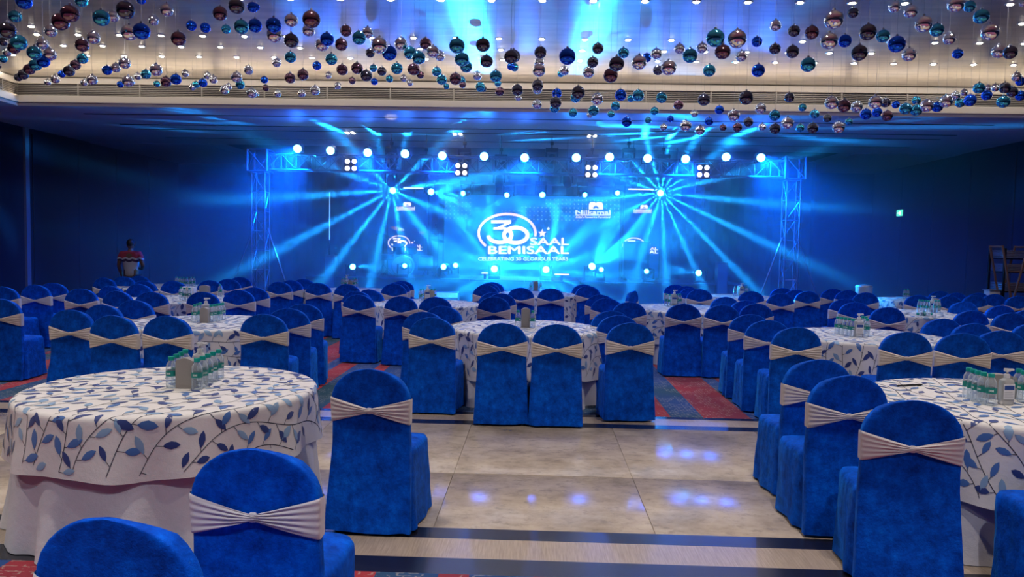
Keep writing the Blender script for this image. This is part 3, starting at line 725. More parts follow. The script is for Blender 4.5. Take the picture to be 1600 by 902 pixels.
# ------------------------------------------------------------------ chairs
CH = .95
def half_w(z):
    if z < .62: return .255 - .027 * (z / .62)
    if z < .76: return .228 + .004 * (z - .62) / .14
    t = min(1, (z - .76) / (CH - .76)); return .232 * max(0.0, 1 - t ** 2.1) ** .5
def rrect(hx, y0, y1, n, r):
    """rounded rectangle ring, n points, starting at the middle of the back edge"""
    hy = (y1 - y0) / 2; cy = (y0 + y1) / 2; r = min(r, hx * .98, hy * .98); pts = []
    segs = []
    for k in range(n):
        a = 2 * math.pi * k / n - math.pi / 2; c, s = math.cos(a), math.sin(a)
        e = .32 if hx > .05 else .6
        pts.append((hx * math.copysign(abs(c) ** e, c), cy + hy * math.copysign(abs(s) ** e, s)))
    return pts
def chair_meshes(seed):
    out = {}
    nz = lambda x, y, z, s: noise.noise(Vector((x * s + seed * 7.3, y * s - seed * 3.1, z * s + seed)))
    # back cover: from the floor over the top of the backrest
    q = MB(); rings = []; zs = [.016, .03, .10, .18, .26, .34, .42, .50, .58, .64, .70, .76, .80, .84, .875, .90, .92, .935, .945, CH]
    for z in zs:
        w_ = max(half_w(min(z, CH - .0005)), .012); th = .075 if z < .9 else .075 * max(.25, (CH + .012 - z) / .06)
        y0 = -.085 + .075 * min(1, z / .5) if z < .5 else -.010 - .028 * (z - .5) / .45
        ring = []
        for x, y in rrect(w_, y0, y0 + min(th, .075), 44, .03):
            k = max(0, 1 - z / .9); f = .034 * k * (1 if z < .58 else .2) * nz(x, y, z * .35, 6.5) + .016 * nz(x + z * .6, y, z, 8) * (1 if z < .58 else .12 if z < .84 else .3)
            fl = .010 * k * (1 if z < .58 else .2) * math.sin(x * 34 + seed * 2 + nz(x, 0, z, 2) * 3)
            ring.append((x * (1 + f * .5), y + (f + fl) * (1 if y < y0 + th / 2 else -.4), z))
        rings.append(ring)
    q.loft(rings); out['back_cover'] = q.mesh('back_cover', VELVET, True, 80)
    # seat cover: box of cloth falling to the floor
    q = MB(); rings = []
    for z, s in ((.016, 1.03), (.06, 1.02), (.14, 1.01), (.22, 1.0), (.30, .99), (.36, .985), (.41, .98), (.445, .965), (.468, .92), (.478, .80), (.485, .4), (.487, .05)):
        ring = []
        for x, y in rrect(.242 * s, .235 - .235 * s, .235 + .265 * s, 48, .05):
            k = max(0, 1 - z / .46); a = math.atan2(y - .24, x)
            f = k * (.020 * math.sin(a * 9 + seed * 1.7) + .03 * nz(x, y, z * .3, 4.5)) + .006 * nz(x, y, z, 12)
            d = Vector((x, y - .24)); l = max(d.length, .01)
            ring.append((x + d.x / l * f, y + d.y / l * f, z + (.010 * nz(x, y, 0, 6) if z > .44 else 0)))
        rings.append(ring)
    q.loft(rings); out['seat_cover'] = q.mesh('seat_cover', VELVET, True, 80)
    # stretch sash, pinched at the middle of the back
    q = MB(); n, mz = 80, 28; zc = .708; prev = []
    grid = []
    for k in range(n):
        a = 2 * math.pi * k / n - math.pi / 2; col = []
        x0 = .232 * math.copysign(abs(math.cos(a)) ** .5, math.cos(a)); back = math.sin(a) < 0 or abs(x0) > .225
        t = min(1, abs(x0) / .232); hh = .011 + .064 * t if math.sin(a) < 0 else .072
        for j in range(mz + 1):
            v = -1 + 2 * j / mz; z = zc + v * hh
            w_ = half_w(z) + .006; yb = -.010 - .028 * (z - .5) / .45; c, s = math.cos(a), math.sin(a)
            e = .32; x = w_ * math.copysign(abs(c) ** e, c) if False else x0 / .232 * w_
            y = yb + .0375 + (.0375 + .009) * math.copysign(abs(s) ** e, s)
            ridge = .0085 * (.5 + .5 * math.cos(v * 16 + seed + x0 * 9)) * (1 - .75 * t) * (.35 + .65 * min(1, t * 4)) if s < 0 else 0
            bulge = -.006 * (1 - t) * (1 - v * v) if s < 0 else 0
            edge = .004 * (1 if j in (0, mz) else 0)
            col.append((x, y - abs(ridge) + bulge + (edge if s < 0 else -edge), z))
        grid.append(col)
    vs = [p for c in grid for p in c]; M_ = mz + 1
    q.add(vs, [(k * M_ + j, ((k + 1) % n) * M_ + j, ((k + 1) % n) * M_ + j + 1, k * M_ + j + 1) for k in range(n) for j in range(mz)])
    out['sash'] = q.mesh('sash', SASH, True, 80)
    q = MB(); q.bbox(-.014, .014, -.036, -.008, zc - .017, zc + .017, .006); out['sash_knot'] = q.mesh('sash_knot', SASH)
    return out
CHM = [chair_meshes(s) for s in (1, 2, 3)]
q = MB(); q.lathe([(.011, 0), (.011, .03), (.009, .40)], 8); LEGM = q.mesh('leg', CHROME)

def new_chair(X, Y, rz, var, lab, grp):
    t = thing('chair', lab, 'chair', (X, Y, 0), rz, grp); M_ = CHM[var]
    link('back_cover', M_['back_cover'], t); link('seat_cover', M_['seat_cover'], t)
    s = link('sash', M_['sash'], t); link('sash_knot', M_['sash_knot'], s)
    for x, y in ((-.2, .015), (.2, .015), (-.19, .4), (.19, .4)): link('leg', LEGM, t, (x, y, 0))
    return t

# tables: (px of centre, depth, drop of the overlay, phrase)
def cam_ground(px, d, z=.765):
    """point at height z whose picture column is px and whose camera depth is about d"""
    yh = 383 + .018 * (px - 800); return at_z(px, yh + (EYE - z) * F / d, z)
TAB = {
 'A': (272, 4.70, .30, 'nearest table on the left'), 'B': (1582, 4.72, .42, 'nearest table on the right'),
 'C': (322, 8.42, .46, 'second-row table on the left'), 'D': (823, 8.50, .46, 'table in the middle by the walkway'), 'E': (1352, 8.25, .46, 'second-row table on the right'),
 'F': (290, 11.7, .46, 'third-row table on the left'), 'G': (664, 11.65, .46, 'third-row table left of the middle'), 'H': (1070, 11.6, .46, 'third-row table right of the middle'),
 'I': (1464, 11.4, .46, 'third-row table on the right'), 'J': (-95, 11.6, .46, 'third-row table cut by the left picture edge'), 'K': (1858, 11.4, .46, 'table beyond the right picture edge'),
 'L': (248, 14.7, .46, 'farthest table on the left'), 'M': (548, 14.5, .46, 'farthest table left of the middle'), 'N': (836, 14.4, .46, 'farthest table in the middle'),
 'O': (1152, 14.6, .46, 'farthest table right of the middle'), 'P': (1444, 14.7, .46, 'farthest table on the right')}
TC = {k: cam_ground(v[0], v[1]) for k, v in TAB.items()}
BOT = {'A': 'nearest left table', 'B': 'nearest right table', 'C': 'second-row left table', 'D': 'middle walkway table', 'E': 'second-row right table', 'F': 'third-row left table', 'G': 'third-row table left of middle',
       'H': 'third-row table right of middle', 'I': 'third-row right table', 'L': 'farthest left table', 'M': 'farthest table left of middle', 'N': 'farthest middle table', 'O': 'farthest table right of middle', 'P': 'farthest right table', 'J': 'third-row table at the left edge', 'K': 'table beyond the right edge'}
# chairs: (px, py of the top of the back, table, turn in degrees)
CHAIRS = [
 (395, 702, 'A', -3), (578, 577, 'A', -6), (172, 811, 'A', -8),
 (1282, 562, 'B', 4), (1330, 587, 'B', 3), (1432, 626, 'B', -9), (1750, -3.68, 'B', 90),
 (109, 484, 'C', -4), (175, 493, 'C', -3), (159, 476, 'C', -6), (259, 494, 'C', 0), (411, 491, 'C', 3), (449, 482, 'C', 6), (472, 475, 'C', 8),
 (675, 496, 'D', -6), (662, 487.5, 'D', -8), (692, 478.5, 'D', -5), (785, 505, 'D', 2), (871, 507, 'D', -1), (986, 504.5, 'D', 4), (967, 493, 'D', 5), (956, 486, 'D', 6),
 (1174, 491.5, 'E', -4), (1202, 500.5, 'E', -3), (1247, 511.5, 'E', 0), (1419, 519, 'E', -2), (1508, 521, 'E', -10), (1568, 517, 'E', -8), (1475, 498, 'E', 3), (1523, 505.5, 'E', 4),
 (182, 454.5, 'F', -8), (172, 447, 'F', -10), (216, 444, 'F', -6), (235, 456, 'F', 3), (209, 469, 'F', -3), (316, 456, 'F', 2), (372, 453, 'F', 4), (396, 449, 'F', 6),
 (557, 455, 'G', -6), (560, 460.5, 'G', -6), (577, 452.5, 'G', -5), (626, 463, 'G', -2), (680, 464, 'G', 3), (772, 464, 'G', 4), (771, 457, 'G', 6), (783, 458.5, 'G', 8),
 (939, 460.5, 'H', -8), (949, 466, 'H', -6), (984, 472, 'H', 5), (1069, 475, 'H', 0), (1130, 476.5, 'H', 2), (1134, 464, 'H', 8), (1166, 469.5, 'H', 6), (1183, 474.5, 'H', 5), (989, 454.5, 'H', 62),
 (1322, 467, 'I', -5), (1338, 472.5, 'I', -3), (1389, 480, 'I', 0), (1520, 485.5, 'I', 3), (1508, 471.5, 'I', 5), (1566, 477.5, 'I', 5), (1582, 489, 'I', 2), (1608, 484, 'I', 6), (1619, 505, 'K', -3),
 (2, 448, 'J', 3), (-2, 467, 'J', 4), (54, 445, 'J', -2), (81, 442, 'J', 5), (125, 451, 'J', 2),
 (162, 434, 'L', -8), (192.5, 432, 'L', -6), (216, 431, 'L', -4), (224, 439, 'L', -3), (270, 439, 'L', 1), (327, 438, 'L', 4), (356, 436, 'L', 5), (374, 433, 'L', 7),
 (436, 440.5, 'M', -5), (454, 438, 'M', -4), (474, 436, 'M', -2), (497, 442, 'M', 0), (542, 444, 'M', 1), (615, 443.5, 'M', 3), (621, 441, 'M', 5), (628, 439, 'M', 6),
 (759, 445.5, 'N', -4), (763, 442.7, 'N', -5), (770, 441, 'N', -6), (814, 449.5, 'N', 0), (861, 450.5, 'N', 1), (919, 447, 'N', 5), (912, 444.5, 'N', 7),
 (1056, 445, 'O', -14), (1074, 447.3, 'O', -8), (1081, 450, 'O', -5), (1094, 452, 'O', 0), (1175, 455, 'O', 3), (1223, 450, 'O', 2), (1245, 453, 'O', 4), (1263, 455, 'O', 6), (1221, 458.5, 'O', 3),
 (1303, 451.5, 'P', -4), (1326, 453.7, 'P', -2), (1354, 457, 'P', 0), (1436, 461, 'P', 2), (1470, 455, 'P', 3), (1495, 457.5, 'P', 4), (1485, 462.5, 'P', 4), (1530, 457.5, 'P', 5), (1525, 461.5, 'P', 5), (1555, 459.5, 'P', 6), (1592, 462.5, 'P', 7),
]
cnt = {}
rows = {}
for c in CHAIRS: rows.setdefault(c[2], []).append(c)
CHAIR_XY = []
for k, lst in rows.items():
    ph = TAB[k][3]
    for i, (px, py, _, deg) in enumerate(sorted(lst)):
        p = at_z(px, py, CH) if py > 0 else cam_ground(px, -py, 0)
        lab = f'blue chair with cream sash, {ordinal(i)} from left at the {BOT[k]}'
        if (px, py) == (172, 811): lab = 'blue velvet chair in the bottom corner, only its rounded top in view'
        if (px, py) == (395, 702): lab = 'closest blue velvet chair with its whole cream bow sash in view'
        if py < 0: lab = 'dark blue chair cut off by the picture edge at the lower right'
        new_chair(p.x, p.y + .03, R(deg), (int(px) + int(py)) % 3, lab, 'covered chairs at the ' + ph); CHAIR_XY.append((p.x, p.y))

# ------------------------------------------------------------------ round tables
TR = .84; TZ = .765
def drape(rho, th, drop, seed):
    """point on the overlay cloth for flat polar coordinates"""
    if rho <= TR - .02: return Vector((rho * math.cos(th), rho * math.sin(th), TZ))
    s = rho - (TR - .02); b = .03
    if s < b * 1.57: a = s / b; r = TR - .02 + b * math.sin(a); z = TZ - b * (1 - math.cos(a)); k = 0
    else: k = (s - b * 1.57); r = TR + .01; z = TZ - b - k
    fold = k * (.055 * (1 + math.sin(11 * th + seed)) + .03 * (1 + math.sin(17 * th + seed * 2.3)) + .015 * (1 + math.sin(5 * th)))
    r += fold; z += k * .03 * math.sin(7 * th + seed)
    return Vector((r * math.cos(th), r * math.sin(th), z))
def overlay_mesh(drop, seed):
    q = MB(); n = 132; rr = [0.02, .3, .6, .78] + [TR - .02 + .012 * i for i in range(5)] + [TR + .05 + (drop - .03) * i / 10 for i in range(11)]
    rings = [[drape(r, 2 * math.pi * i / n, drop, seed) for i in range(n)] for r in rr]
    q.loft(rings, True, False); return q.mesh('overlay_cloth', CLOTH, True, 80)
def embroidery_mesh(drop, seed):
    q = MB(); rnd = random.Random(seed); rmax = TR + .02 + drop - .03
    def P(x, y, lift=.0022):
        r = math.hypot(x, y); th = math.atan2(y, x); p = drape(r, th, drop, seed)
        if r <= TR - .02: nrm = Vector((0, 0, 1))
        else:
            e = .01; a = drape(r + e, th, drop, seed) - drape(r - e, th, drop, seed); b = drape(r, th + e, drop, seed) - drape(r, th - e, drop, seed); nrm = a.cross(b).normalized()
            if nrm.dot(Vector((math.cos(th), math.sin(th), .3))) < 0: nrm = -nrm
        return p + nrm * lift
    def leaf(x, y, a, L, W, m_):
        if math.hypot(x + L * math.cos(a), y + L * math.sin(a)) > rmax or math.hypot(x, y) > rmax: return
        c, s = math.cos(a), math.sin(a); prof = ((0, 0), (.22, .34), (.5, .5), (.78, .36), (1, 0)); lo = []; hi = []; mid = []
        for t, w_ in prof:
            for lst, sg in ((lo, -1), (mid, 0), (hi, 1)):
                u, v = t * L, sg * w_ * W; lst.append(P(x + u * c - v * s, y + u * s + v * c, .0022 + (.0012 if sg == 0 else 0)))
        q.cur = m_; vs = lo + mid + hi; n = 5
        q.add(vs, [(i, i + 1, n + i + 1, n + i) for i in range(4)] + [(n + i, n + i + 1, 2 * n + i + 1, 2 * n + i) for i in range(4)])
    def stem(pts, wd):
        q.cur = 3; Ls = []
        for i, p in enumerate(pts):
            a, b = pts[max(0, i - 1)], pts[min(len(pts) - 1, i + 1)]; d = Vector((b[0] - a[0], b[1] - a[1])); d = Vector((-d.y, d.x)).normalized() * wd / 2
            Ls.append((P(p[0] + d.x, p[1] + d.y, .0016), P(p[0] - d.x, p[1] - d.y, .0016)))
        vs = [p for a in Ls for p in a]; q.add(vs, [(2 * i, 2 * i + 1, 2 * i + 3, 2 * i + 2) for i in range(len(Ls) - 1)])
    ang = R(28); ca, sa = math.cos(ang), math.sin(ang); sp = .155
    for k in range(-9, 10):
        ph = rnd.uniform(0, 6); x0 = k * sp
        f = lambda v: (x0 + .035 * math.sin(v * 7.5 + ph), v)
        rotp = lambda p: (p[0] * ca - p[1] * sa, p[0] * sa + p[1] * ca)
        run = []; v = -1.4
        while v < 1.4:
            p = rotp(f(v))
            if math.hypot(*p) < rmax: run.append(p)
            elif len(run) > 1: stem(run, .0042); run = []
            else: run = []
            v += .03
        if len(run) > 1: stem(run, .0042)
        v = -1.4 + rnd.uniform(0, .06); sd = 1
        while v < 1.4:
            bx, by = f(v); dirn = math.pi / 2 + math.atan2(-.26 * math.cos(v * 7.5 + ph), 1)
            a = dirn - sd * R(rnd.uniform(48, 75)); pl = rnd.uniform(.018, .045)
            mx, my = bx + pl * math.cos(a), by + pl * math.sin(a); a2 = a + sd * R(rnd.uniform(5, 30))
            p0, p1 = rotp((bx, by)), rotp((mx, my))
            if max(math.hypot(*p0), math.hypot(*p1)) < rmax: stem([p0, ((p0[0] + p1[0]) / 2, (p0[1] + p1[1]) / 2), p1], .0036)
            L = rnd.uniform(.08, .108); leaf(*p1, a2 + ang, L, L * rnd.uniform(.38, .48), rnd.choices((0, 1, 2), (5, 4, 3))[0])
            sd = -sd; v += rnd.uniform(.060, .082)
    return q.mesh('leaf_embroidery', LEAF, True, 80)
def skirt_mesh(seed):
    q = MB(); n = 176; rings = []
    for z in (.745, .70, .6, .48, .36, .24, .12, .05, .004):
        k = (.745 - z) / .745; ring = []
        for i in range(n):
            th = 2 * math.pi * i / n; fl = .6 * math.sin(14 * th + seed) + .3 * math.sin(23 * th + seed * 3) + .35 * math.sin(9 * th - seed); fl = math.copysign(abs(fl) ** .7, fl)
            r = TR - .008 + k * k * (.045 + .050 * fl); ring.append((r * math.cos(th), r * math.sin(th), z))
        rings.append(ring)
    q.loft(rings[::-1], False, True); return q.mesh('table_skirt', SKIRT, True, 70)
q = MB(); q.lathe([(TR - .03, 0), (TR - .02, .004), (TR - .02, .016), (TR - .03, .02)], 64); TOPM = q.mesh('table_top', mat('table_board', (.25, .17, .10), .6))
q = MB(); q.lathe([(.30, 0), (.28, .02), (.05, .04), (.04, .70), (.2, .722)], 20); PEDM = q.mesh('pedestal', DARK)
cache = {}
for k, (px, d, drop, ph) in TAB.items():
    if k == 'K': continue
    c = TC[k]; key = (drop, {'A': 1, 'B': 2}.get(k, 3))
    if key not in cache: cache[key] = (overlay_mesh(drop, key[1]), embroidery_mesh(drop, key[1]), skirt_mesh(key[1]))
    ov, em, sk = cache[key]; rz = {'A': R(-58), 'B': R(-30)}.get(k, random.uniform(0, 6.28))
    t = thing('round_table', f'round banquet table with white skirt, {ph}', 'table', (c.x, c.y, 0), rz, 'round banquet tables')
    link('table_top', TOPM, t, (0, 0, .726)); link('pedestal', PEDM, t); link('table_skirt', sk, t)
    o = link('tablecloth', ov); o.location = (c.x, c.y, 0); o.rotation_euler = (0, 0, rz)
    tag(o, f'ivory leaf-embroidered overlay cloth on the {ph}', 'tablecloth', 'embroidered overlay cloths')
    tag(link('leaf_embroidery', em, o), 'navy and pale blue embroidered leaves on thin stems', kind='stuff')

# ------------------------------------------------------------------ what stands on the tables
def pet():
    mt = mat('clear_bottle_plastic', (.80, .88, .95), .12); n = NT(mt); out = mt.node_tree.nodes['Material Output']
    tr = n.n('BsdfTransparent'); tr.inputs[0].default_value = (.93, .97, 1, 1); mx = n.n('MixShader'); lw = n.n('LayerWeight'); lw.inputs[0].default_value = .35
    n.l(n.math('MULTIPLY_ADD', lw.outputs['Facing'], .55, .16), mx.inputs[0]); n.l(tr.outputs[0], mx.inputs[1]); n.l(n.b.outputs[0], mx.inputs[2]); n.l(mx.outputs[0], out.inputs[0])
    n.bump(n.noise(n.coord('Object'), 90, 2), .4, .004); return mt
PET = pet()
CAPM = mat('green_cap', (.0, .33, .28), .4); LABM = mat('green_bottle_label', (.0, .24, .21), .45)
LABW = mat('white_label_print', (.75, .85, .82), .5)
GREY = cloth('grey_board', (.36, .33, .31), .1); GEL = mat('clear_gel', (.85, .85, .86), .15, 0, Transmission_Weight=.55, IOR=1.2)
WPL = mat('white_plastic', (.82, .82, .84), .35); PAPER = mat('white_label_paper', (.78, .77, .80), .6); BLUEP = mat('blue_label_print', (.01, .06, .30), .5)
q = MB(); q.lathe([(.024, 0), (.028, .004), (.0285, .02), (.0275, .03), (.0285, .04), (.0275, .05), (.0285, .062), (.0285, .10), (.028, .112), (.025, .128), (.017, .142), (.013, .150), (.0125, .158)], 16); B_BODY = q.mesh('bottle_body', PET)
q = MB(); q.lathe([(.0155, .150), (.016, .153), (.016, .168), (.0145, .171)], 16); B_CAP = q.mesh('cap', CAPM)
q = MB(); q.lathe([(.0290, .066), (.0290, .096)], 20, cap0=False, cap1=False); B_LAB = q.mesh('label_band', LABM)
q = MB()
for a0 in (0, 2.1, 4.2):
    for i, (da, h) in enumerate(((0, .013), (.17, .009), (.34, .011), (.5, .009), (.66, .011))):
        for sg in (0,):
            p0, p1 = a0 + da, a0 + da + .10; r = .0293; z = .081
            q.add([(r * math.cos(p0), r * math.sin(p0), z - h / 2), (r * math.cos(p1), r * math.sin(p1), z - h / 2), (r * math.cos(p1), r * math.sin(p1), z + h / 2), (r * math.cos(p0), r * math.sin(p0), z + h / 2)], [(0, 1, 2, 3)])
B_PRT = q.mesh('label_print', LABW, False)
def bottle(x, y, z, lab, grp, lying=None):
    t = thing('water_bottle', lab, 'bottle', (x, y, z), random.uniform(0, 6), grp)
    link('bottle_body', B_BODY, t); link('cap', B_CAP, t); l = link('label_band', B_LAB, t); link('label_print', B_PRT, l)
    if lying is not None: t.rotation_euler = (R(90), 0, lying); t.location.z = z + .029
    t.scale = (1.12, 1.12, 1.12)
def pump(x, y, z, lab, s=1):
    t = thing('pump_bottle', lab, 'bottle', (x, y, z), R(random.uniform(-6, 6)), 'hand pump bottles')
    q = MB(); q.loft([[(px_ * k, py_ * k, zz) for px_, py_ in rrect(.042, -.026, .026, 28, .02)] for zz, k in ((0, .94), (.006, 1), (.13, 1), (.148, .9), (.158, .5), (.163, .36))]); q.obj('body', GEL, t)
    q = MB(); q.lathe([(.017, .160), (.017, .182), (.010, .186), (.006, .19), (.006, .205)], 14); q.obj('collar', WPL, t)
    q = MB(); q.bbox(-.014, .040, -.009, .009, .203, .216, .004); q.lathe([(.018, .200), (.018, .216)], 14); q.obj('pump_head', WPL, t)
    q = MB(); q.box(-.034, .034, -.0275, -.0265, .035, .125); l = q.obj('label_sheet', PAPER, t, False)
    q = MB(); q.box(-.030, .030, -.0282, -.0276, .092, .118); q.obj('label_patch', BLUEP, l, False)
    q = MB()
    for i in range(4): q.box(-.028, .026 - .006 * (i % 2), -.0281, -.0276, .048 + i * .009, .0505 + i * .009)
    q.obj('label_lines', mat('grey_print', (.4, .4, .45), .6), l, False)
    t.scale = (s, s, s)
def box_card(x, y, z, lab, w_=.085, h=.17, d_=.05, rz=0):
    t = thing('menu_box', lab, 'box', (x, y, z), rz, 'grey upright boxes')
    q = MB(); n = 9; top = [(-w_ / 2 + w_ * i / n, h - .018 + .018 * math.sin(math.pi * i / n)) for i in range(n + 1)]
    prof = [(-w_ / 2, 0), (w_ / 2, 0)] + top[::-1]; m_ = len(prof)
    q.add([(a, -d_ / 2, b) for a, b in prof] + [(a, d_ / 2, b) for a, b in prof], [tuple(range(m_)), tuple(range(2 * m_ - 1, m_ - 1, -1))] + [(i, m_ + i, m_ + (i + 1) % m_, (i + 1) % m_)[::-1] for i in range(m_)])
    q.obj('shell', GREY, t, True, 30)
    q = MB(); q.box(-w_ / 2 + .012, w_ / 2 - .012, -d_ / 2 - .0012, -d_ / 2, .02, h - .04); q.obj('front_panel', GREY, t, False)
TT = TZ + .001
def on_table(px, py): return at_z(px, py, TT)
SET = {                                                # bottles given by the picture position of their foot
 'A': [(268, 606), (276, 601), (283, 597), (290, 592), (308, 609), (317, 605), (325, 600.5), (333, 596.5), (342, 592)],
 'B': [(1512, 622), (1519, 625), (1526, 628), (1535, 631), (1547, 633.5), (1590, 624), (1598, 628), (1612, 632)],
 'C': [(304, 503), (309, 501), (313, 499), (330, 503.5), (335, 502.5), (340, 501.5), (344, 500.5), (348, 499.5)],
 'D': [(809, 512), (832, 512.5)],
 'E': [(1308, 522), (1314, 523), (1320, 524), (1326, 525), (1332, 526.5), (1354, 526), (1352, 522), (1347, 521)],
 'F': [(283, 468), (288, 470), (296, 470), (344, 463)],
 'G': [(657, 471), (661, 469), (674, 470), (679, 470)],
 'H': [(1041, 478), (1046, 479), (1058, 478), (1062, 478)],
 'I': [(1436, 488), (1441, 488.5), (1446, 489), (1450, 489.5), (1461, 489), (1466, 489)],
 'L': [(276, 448), (281, 449), (286, 449.5), (292, 449.5), (298, 449), (303, 448)],
 'M': [(535, 449), (540, 450), (553, 450), (557, 449)],
 'N': [(829.5, 454.5), (845, 455)],
 'O': [(1148, 463), (1166, 463.5)],
 'P': [(1413, 467), (1418, 467)]}

for k, lst in SET.items():
    for i, (px, py) in enumerate(sorted(lst)):
        p = on_table(px, py); bottle(p.x, p.y, TT, f'water bottle with green cap, {ordinal(i)} from left on the {BOT[k]}', 'water bottles on the ' + BOT[k])
for px, py, a, nm in ((1433, 493, 1.2, 'left'), (1452, 494, -1.4, 'right')):
    p = on_table(px, py); bottle(p.x, p.y, TT, f'water bottle lying on the third-row right table, the {nm} of two', 'lying water bottles', a)
for px, py, k in ((313, 596, 'A'), (1571, 632, 'B'), (1341, 527, 'E'), (322, 500, 'C'), (1456, 488, 'I'), (1053, 478, 'H'), (1158, 463, 'O'), (541.5, 449, 'M'), (668, 470, 'G')):
    p = on_table(px, py); pump(p.x, p.y, TT, f'white-topped pump bottle on the {BOT[k]}', 1.15 if k != 'B' else 1.0)
for px, py, k, w_, h in ((291, 606, 'A', .105, .185), (1557, 621, 'B', .21, .15), (320.5, 504, 'C', .09, .165), (821, 511.5, 'D', .095, .215), (837, 454.5, 'N', .09, .20), (320, 461, 'F', .16, .16), (1461, 486.5, 'I', .12, .2), (671, 470, 'G', .16, .17), (1052, 477, 'H', .12, .18), (1157, 462, 'O', .12, .2), (548, 449, 'M', .16, .14)):
    p = on_table(px, py); box_card(p.x, p.y, TT, f'grey upright board box on the {BOT[k]}', w_, h, .06, R(random.uniform(-5, 5)))
p = on_table(1416, 608)
q = MB(); q.tube((-.09, -.03, .008), (.09, .03, .008), .006, 8); q.tube((.09, .03, .008), (.105, .035, .008), .006, 8, .001); q.tube((-.09, -.03, .008), (-.1, -.033, .008), .004, 8)
pp = on_table(1421, 604); o = q.obj('pen', BLACK); o.location = (pp.x, pp.y, TT); tag(o, 'dark pen lying on the nearest right table', 'pen')
p = on_table(290, 465)
t = thing('carton', 'white carton between the bottles on the third-row left table', 'box', (p.x, p.y + .1, TT), .1)
q = MB(); q.bbox(-.10, .10, -.07, .07, 0, .16, .004); q.obj('body', PAPER, t); q = MB(); q.box(-.015, .015, -.0715, .0715, .0, .1612); q.obj('tape', mat('tan_tape', (.6, .55, .45), .4), t, False)

# ------------------------------------------------------------------ hanging balls
BC = {'S': ('silver', mat('silvered_glass', (.95, .94, .93), .04, 1.0)), 'B': ('cobalt blue', mat('cobalt_glass', (.015, .13, .85), .06, .9)),
      'T': ('teal', mat('teal_glass', (.07, .50, .70), .05, .95)), 'P': ('purple brown', mat('purple_glass', (.26, .14, .18), .06, .95)), 'K': ('near-black', mat('smoked_glass', (.15, .15, .19), .05, .95))}
Z1 = '''150,5,110,B 508,5,85,T 95,103,85,T 437,85,120,P 378,135,115,P 632,112,110,T 707,103,75,S 783,62,120,K 1040,62,88,S 957,127,70,S 880,0,60,B 48,188,110,K 317,193,82,S 807,203,105,S 882,195,112,B 582,235,85,S 512,282,90,P 1113,241,98,P 1373,84,95,P 1475,38,105,K 1575,45,70,B 1193,160,68,B 1280,173,68,B 1410,182,62,T 1505,167,95,T 1590,160,90,B 20,260,60,K 118,265,105,T 87,300,80,P 45,325,60,S 265,273,80,S 215,330,95,T 312,340,85,S 20,367,55,T 270,382,85,B 222,405,80,T 183,432,75,P 145,465,70,K 113,483,52,K 515,365,72,T 470,405,70,P 430,443,75,K 385,462,50,B 345,493,60,S 298,513,46,S 575,498,70,S 525,516,48,S 667,438,65,B 722,423,65,S 777,393,78,S 858,475,50,S 910,463,65,T 973,436,82,S 800,507,78,S 750,526,45,B 978,523,45,T 1035,510,70,P 1097,495,72,B 1155,457,50,S 1293,472,50,S 1330,495,55,S 1265,517,60,B 1222,528,48,T 1200,542,45,S 1475,482,72,S 1550,437,62,S 1498,528,60,T 1425,540,45,S 1400,562,58,S 1570,580,68,S -5,412,30,K'''
Z2 = '''0,45,50,B 110,157,102,B 115,217,100,S 220,127,88,S 345,120,115,P 328,190,82,S 220,253,95,K 413,278,88,S 443,245,90,B 532,277,82,P 560,192,75,P 642,237,88,T 697,204,75,S 770,283,103,S 712,330,60,K 832,330,96,B 905,272,82,S 962,330,82,T 1015,360,85,T 1057,272,76,P 1103,322,82,S 1147,348,65,S 1253,286,100,T 1283,370,92,T 1310,415,78,T 1415,280,90,K 1437,382,82,K 1590,355,90,K 1590,415,50,B 215,357,75,T 128,390,60,S 380,410,58,B 470,370,78,T 212,487,70,P 293,465,72,P 52,498,50,B 60,548,45,P 5,585,30,S 135,582,48,S 285,582,52,S 368,563,64,S 510,535,46,S 452,470,45,S 537,435,74,P 630,425,76,P 688,472,76,K 600,503,46,P 738,509,46,B 732,425,50,T 785,445,60,K 878,427,76,T 832,492,48,T 920,488,45,S 960,517,42,S 983,432,80,P 1025,467,50,P 1127,447,62,T 1158,498,66,T 1187,538,38,T 1243,492,76,P 1283,500,48,T 1288,528,45,P 1380,472,58,S 1398,542,60,T 1418,553,40,K 1495,475,76,T 1508,520,44,T 1520,570,58,P'''
Z3 = '''10,350,85,K 15,420,52,T 177,327,78,K 170,388,65,S 168,437,82,S 345,352,105,B 535,302,74,K 503,387,72,K 327,440,62,S 305,460,45,T 477,450,74,S 695,330,72,T 652,398,98,K 615,470,92,P 793,390,95,S 840,360,60,B 900,335,72,S 910,437,65,K 977,422,98,S 1045,305,70,S 1185,300,72,S 1110,347,96,T 1268,237,118,T 1403,243,120,S 1527,260,70,B 1313,323,102,P 1430,350,74,S 1230,440,82,T 1535,440,86,B 33,562,72,K 38,607,42,S 160,532,72,K 158,557,62,S 280,582,62,B 413,577,84,K 395,610,62,T 272,640,74,K 265,675,60,T 156,650,62,S 380,703,56,T 532,617,74,S 508,690,68,T 485,717,40,S 645,662,60,T 618,712,46,T 677,592,74,B 787,595,74,T 742,612,48,T 933,609,70,T 888,692,54,T 1038,655,64,P 715,760,66,B 848,750,44,T 988,742,44,B 945,795,48,S 1082,785,74,S 1172,813,64,S 1137,710,48,S 1197,623,80,K 1293,685,60,B 1228,757,58,B 1315,797,46,P 1382,720,78,S 1405,795,60,P 1473,762,62,K 1460,610,90,K 1550,677,72,S 1560,793,50,S'''
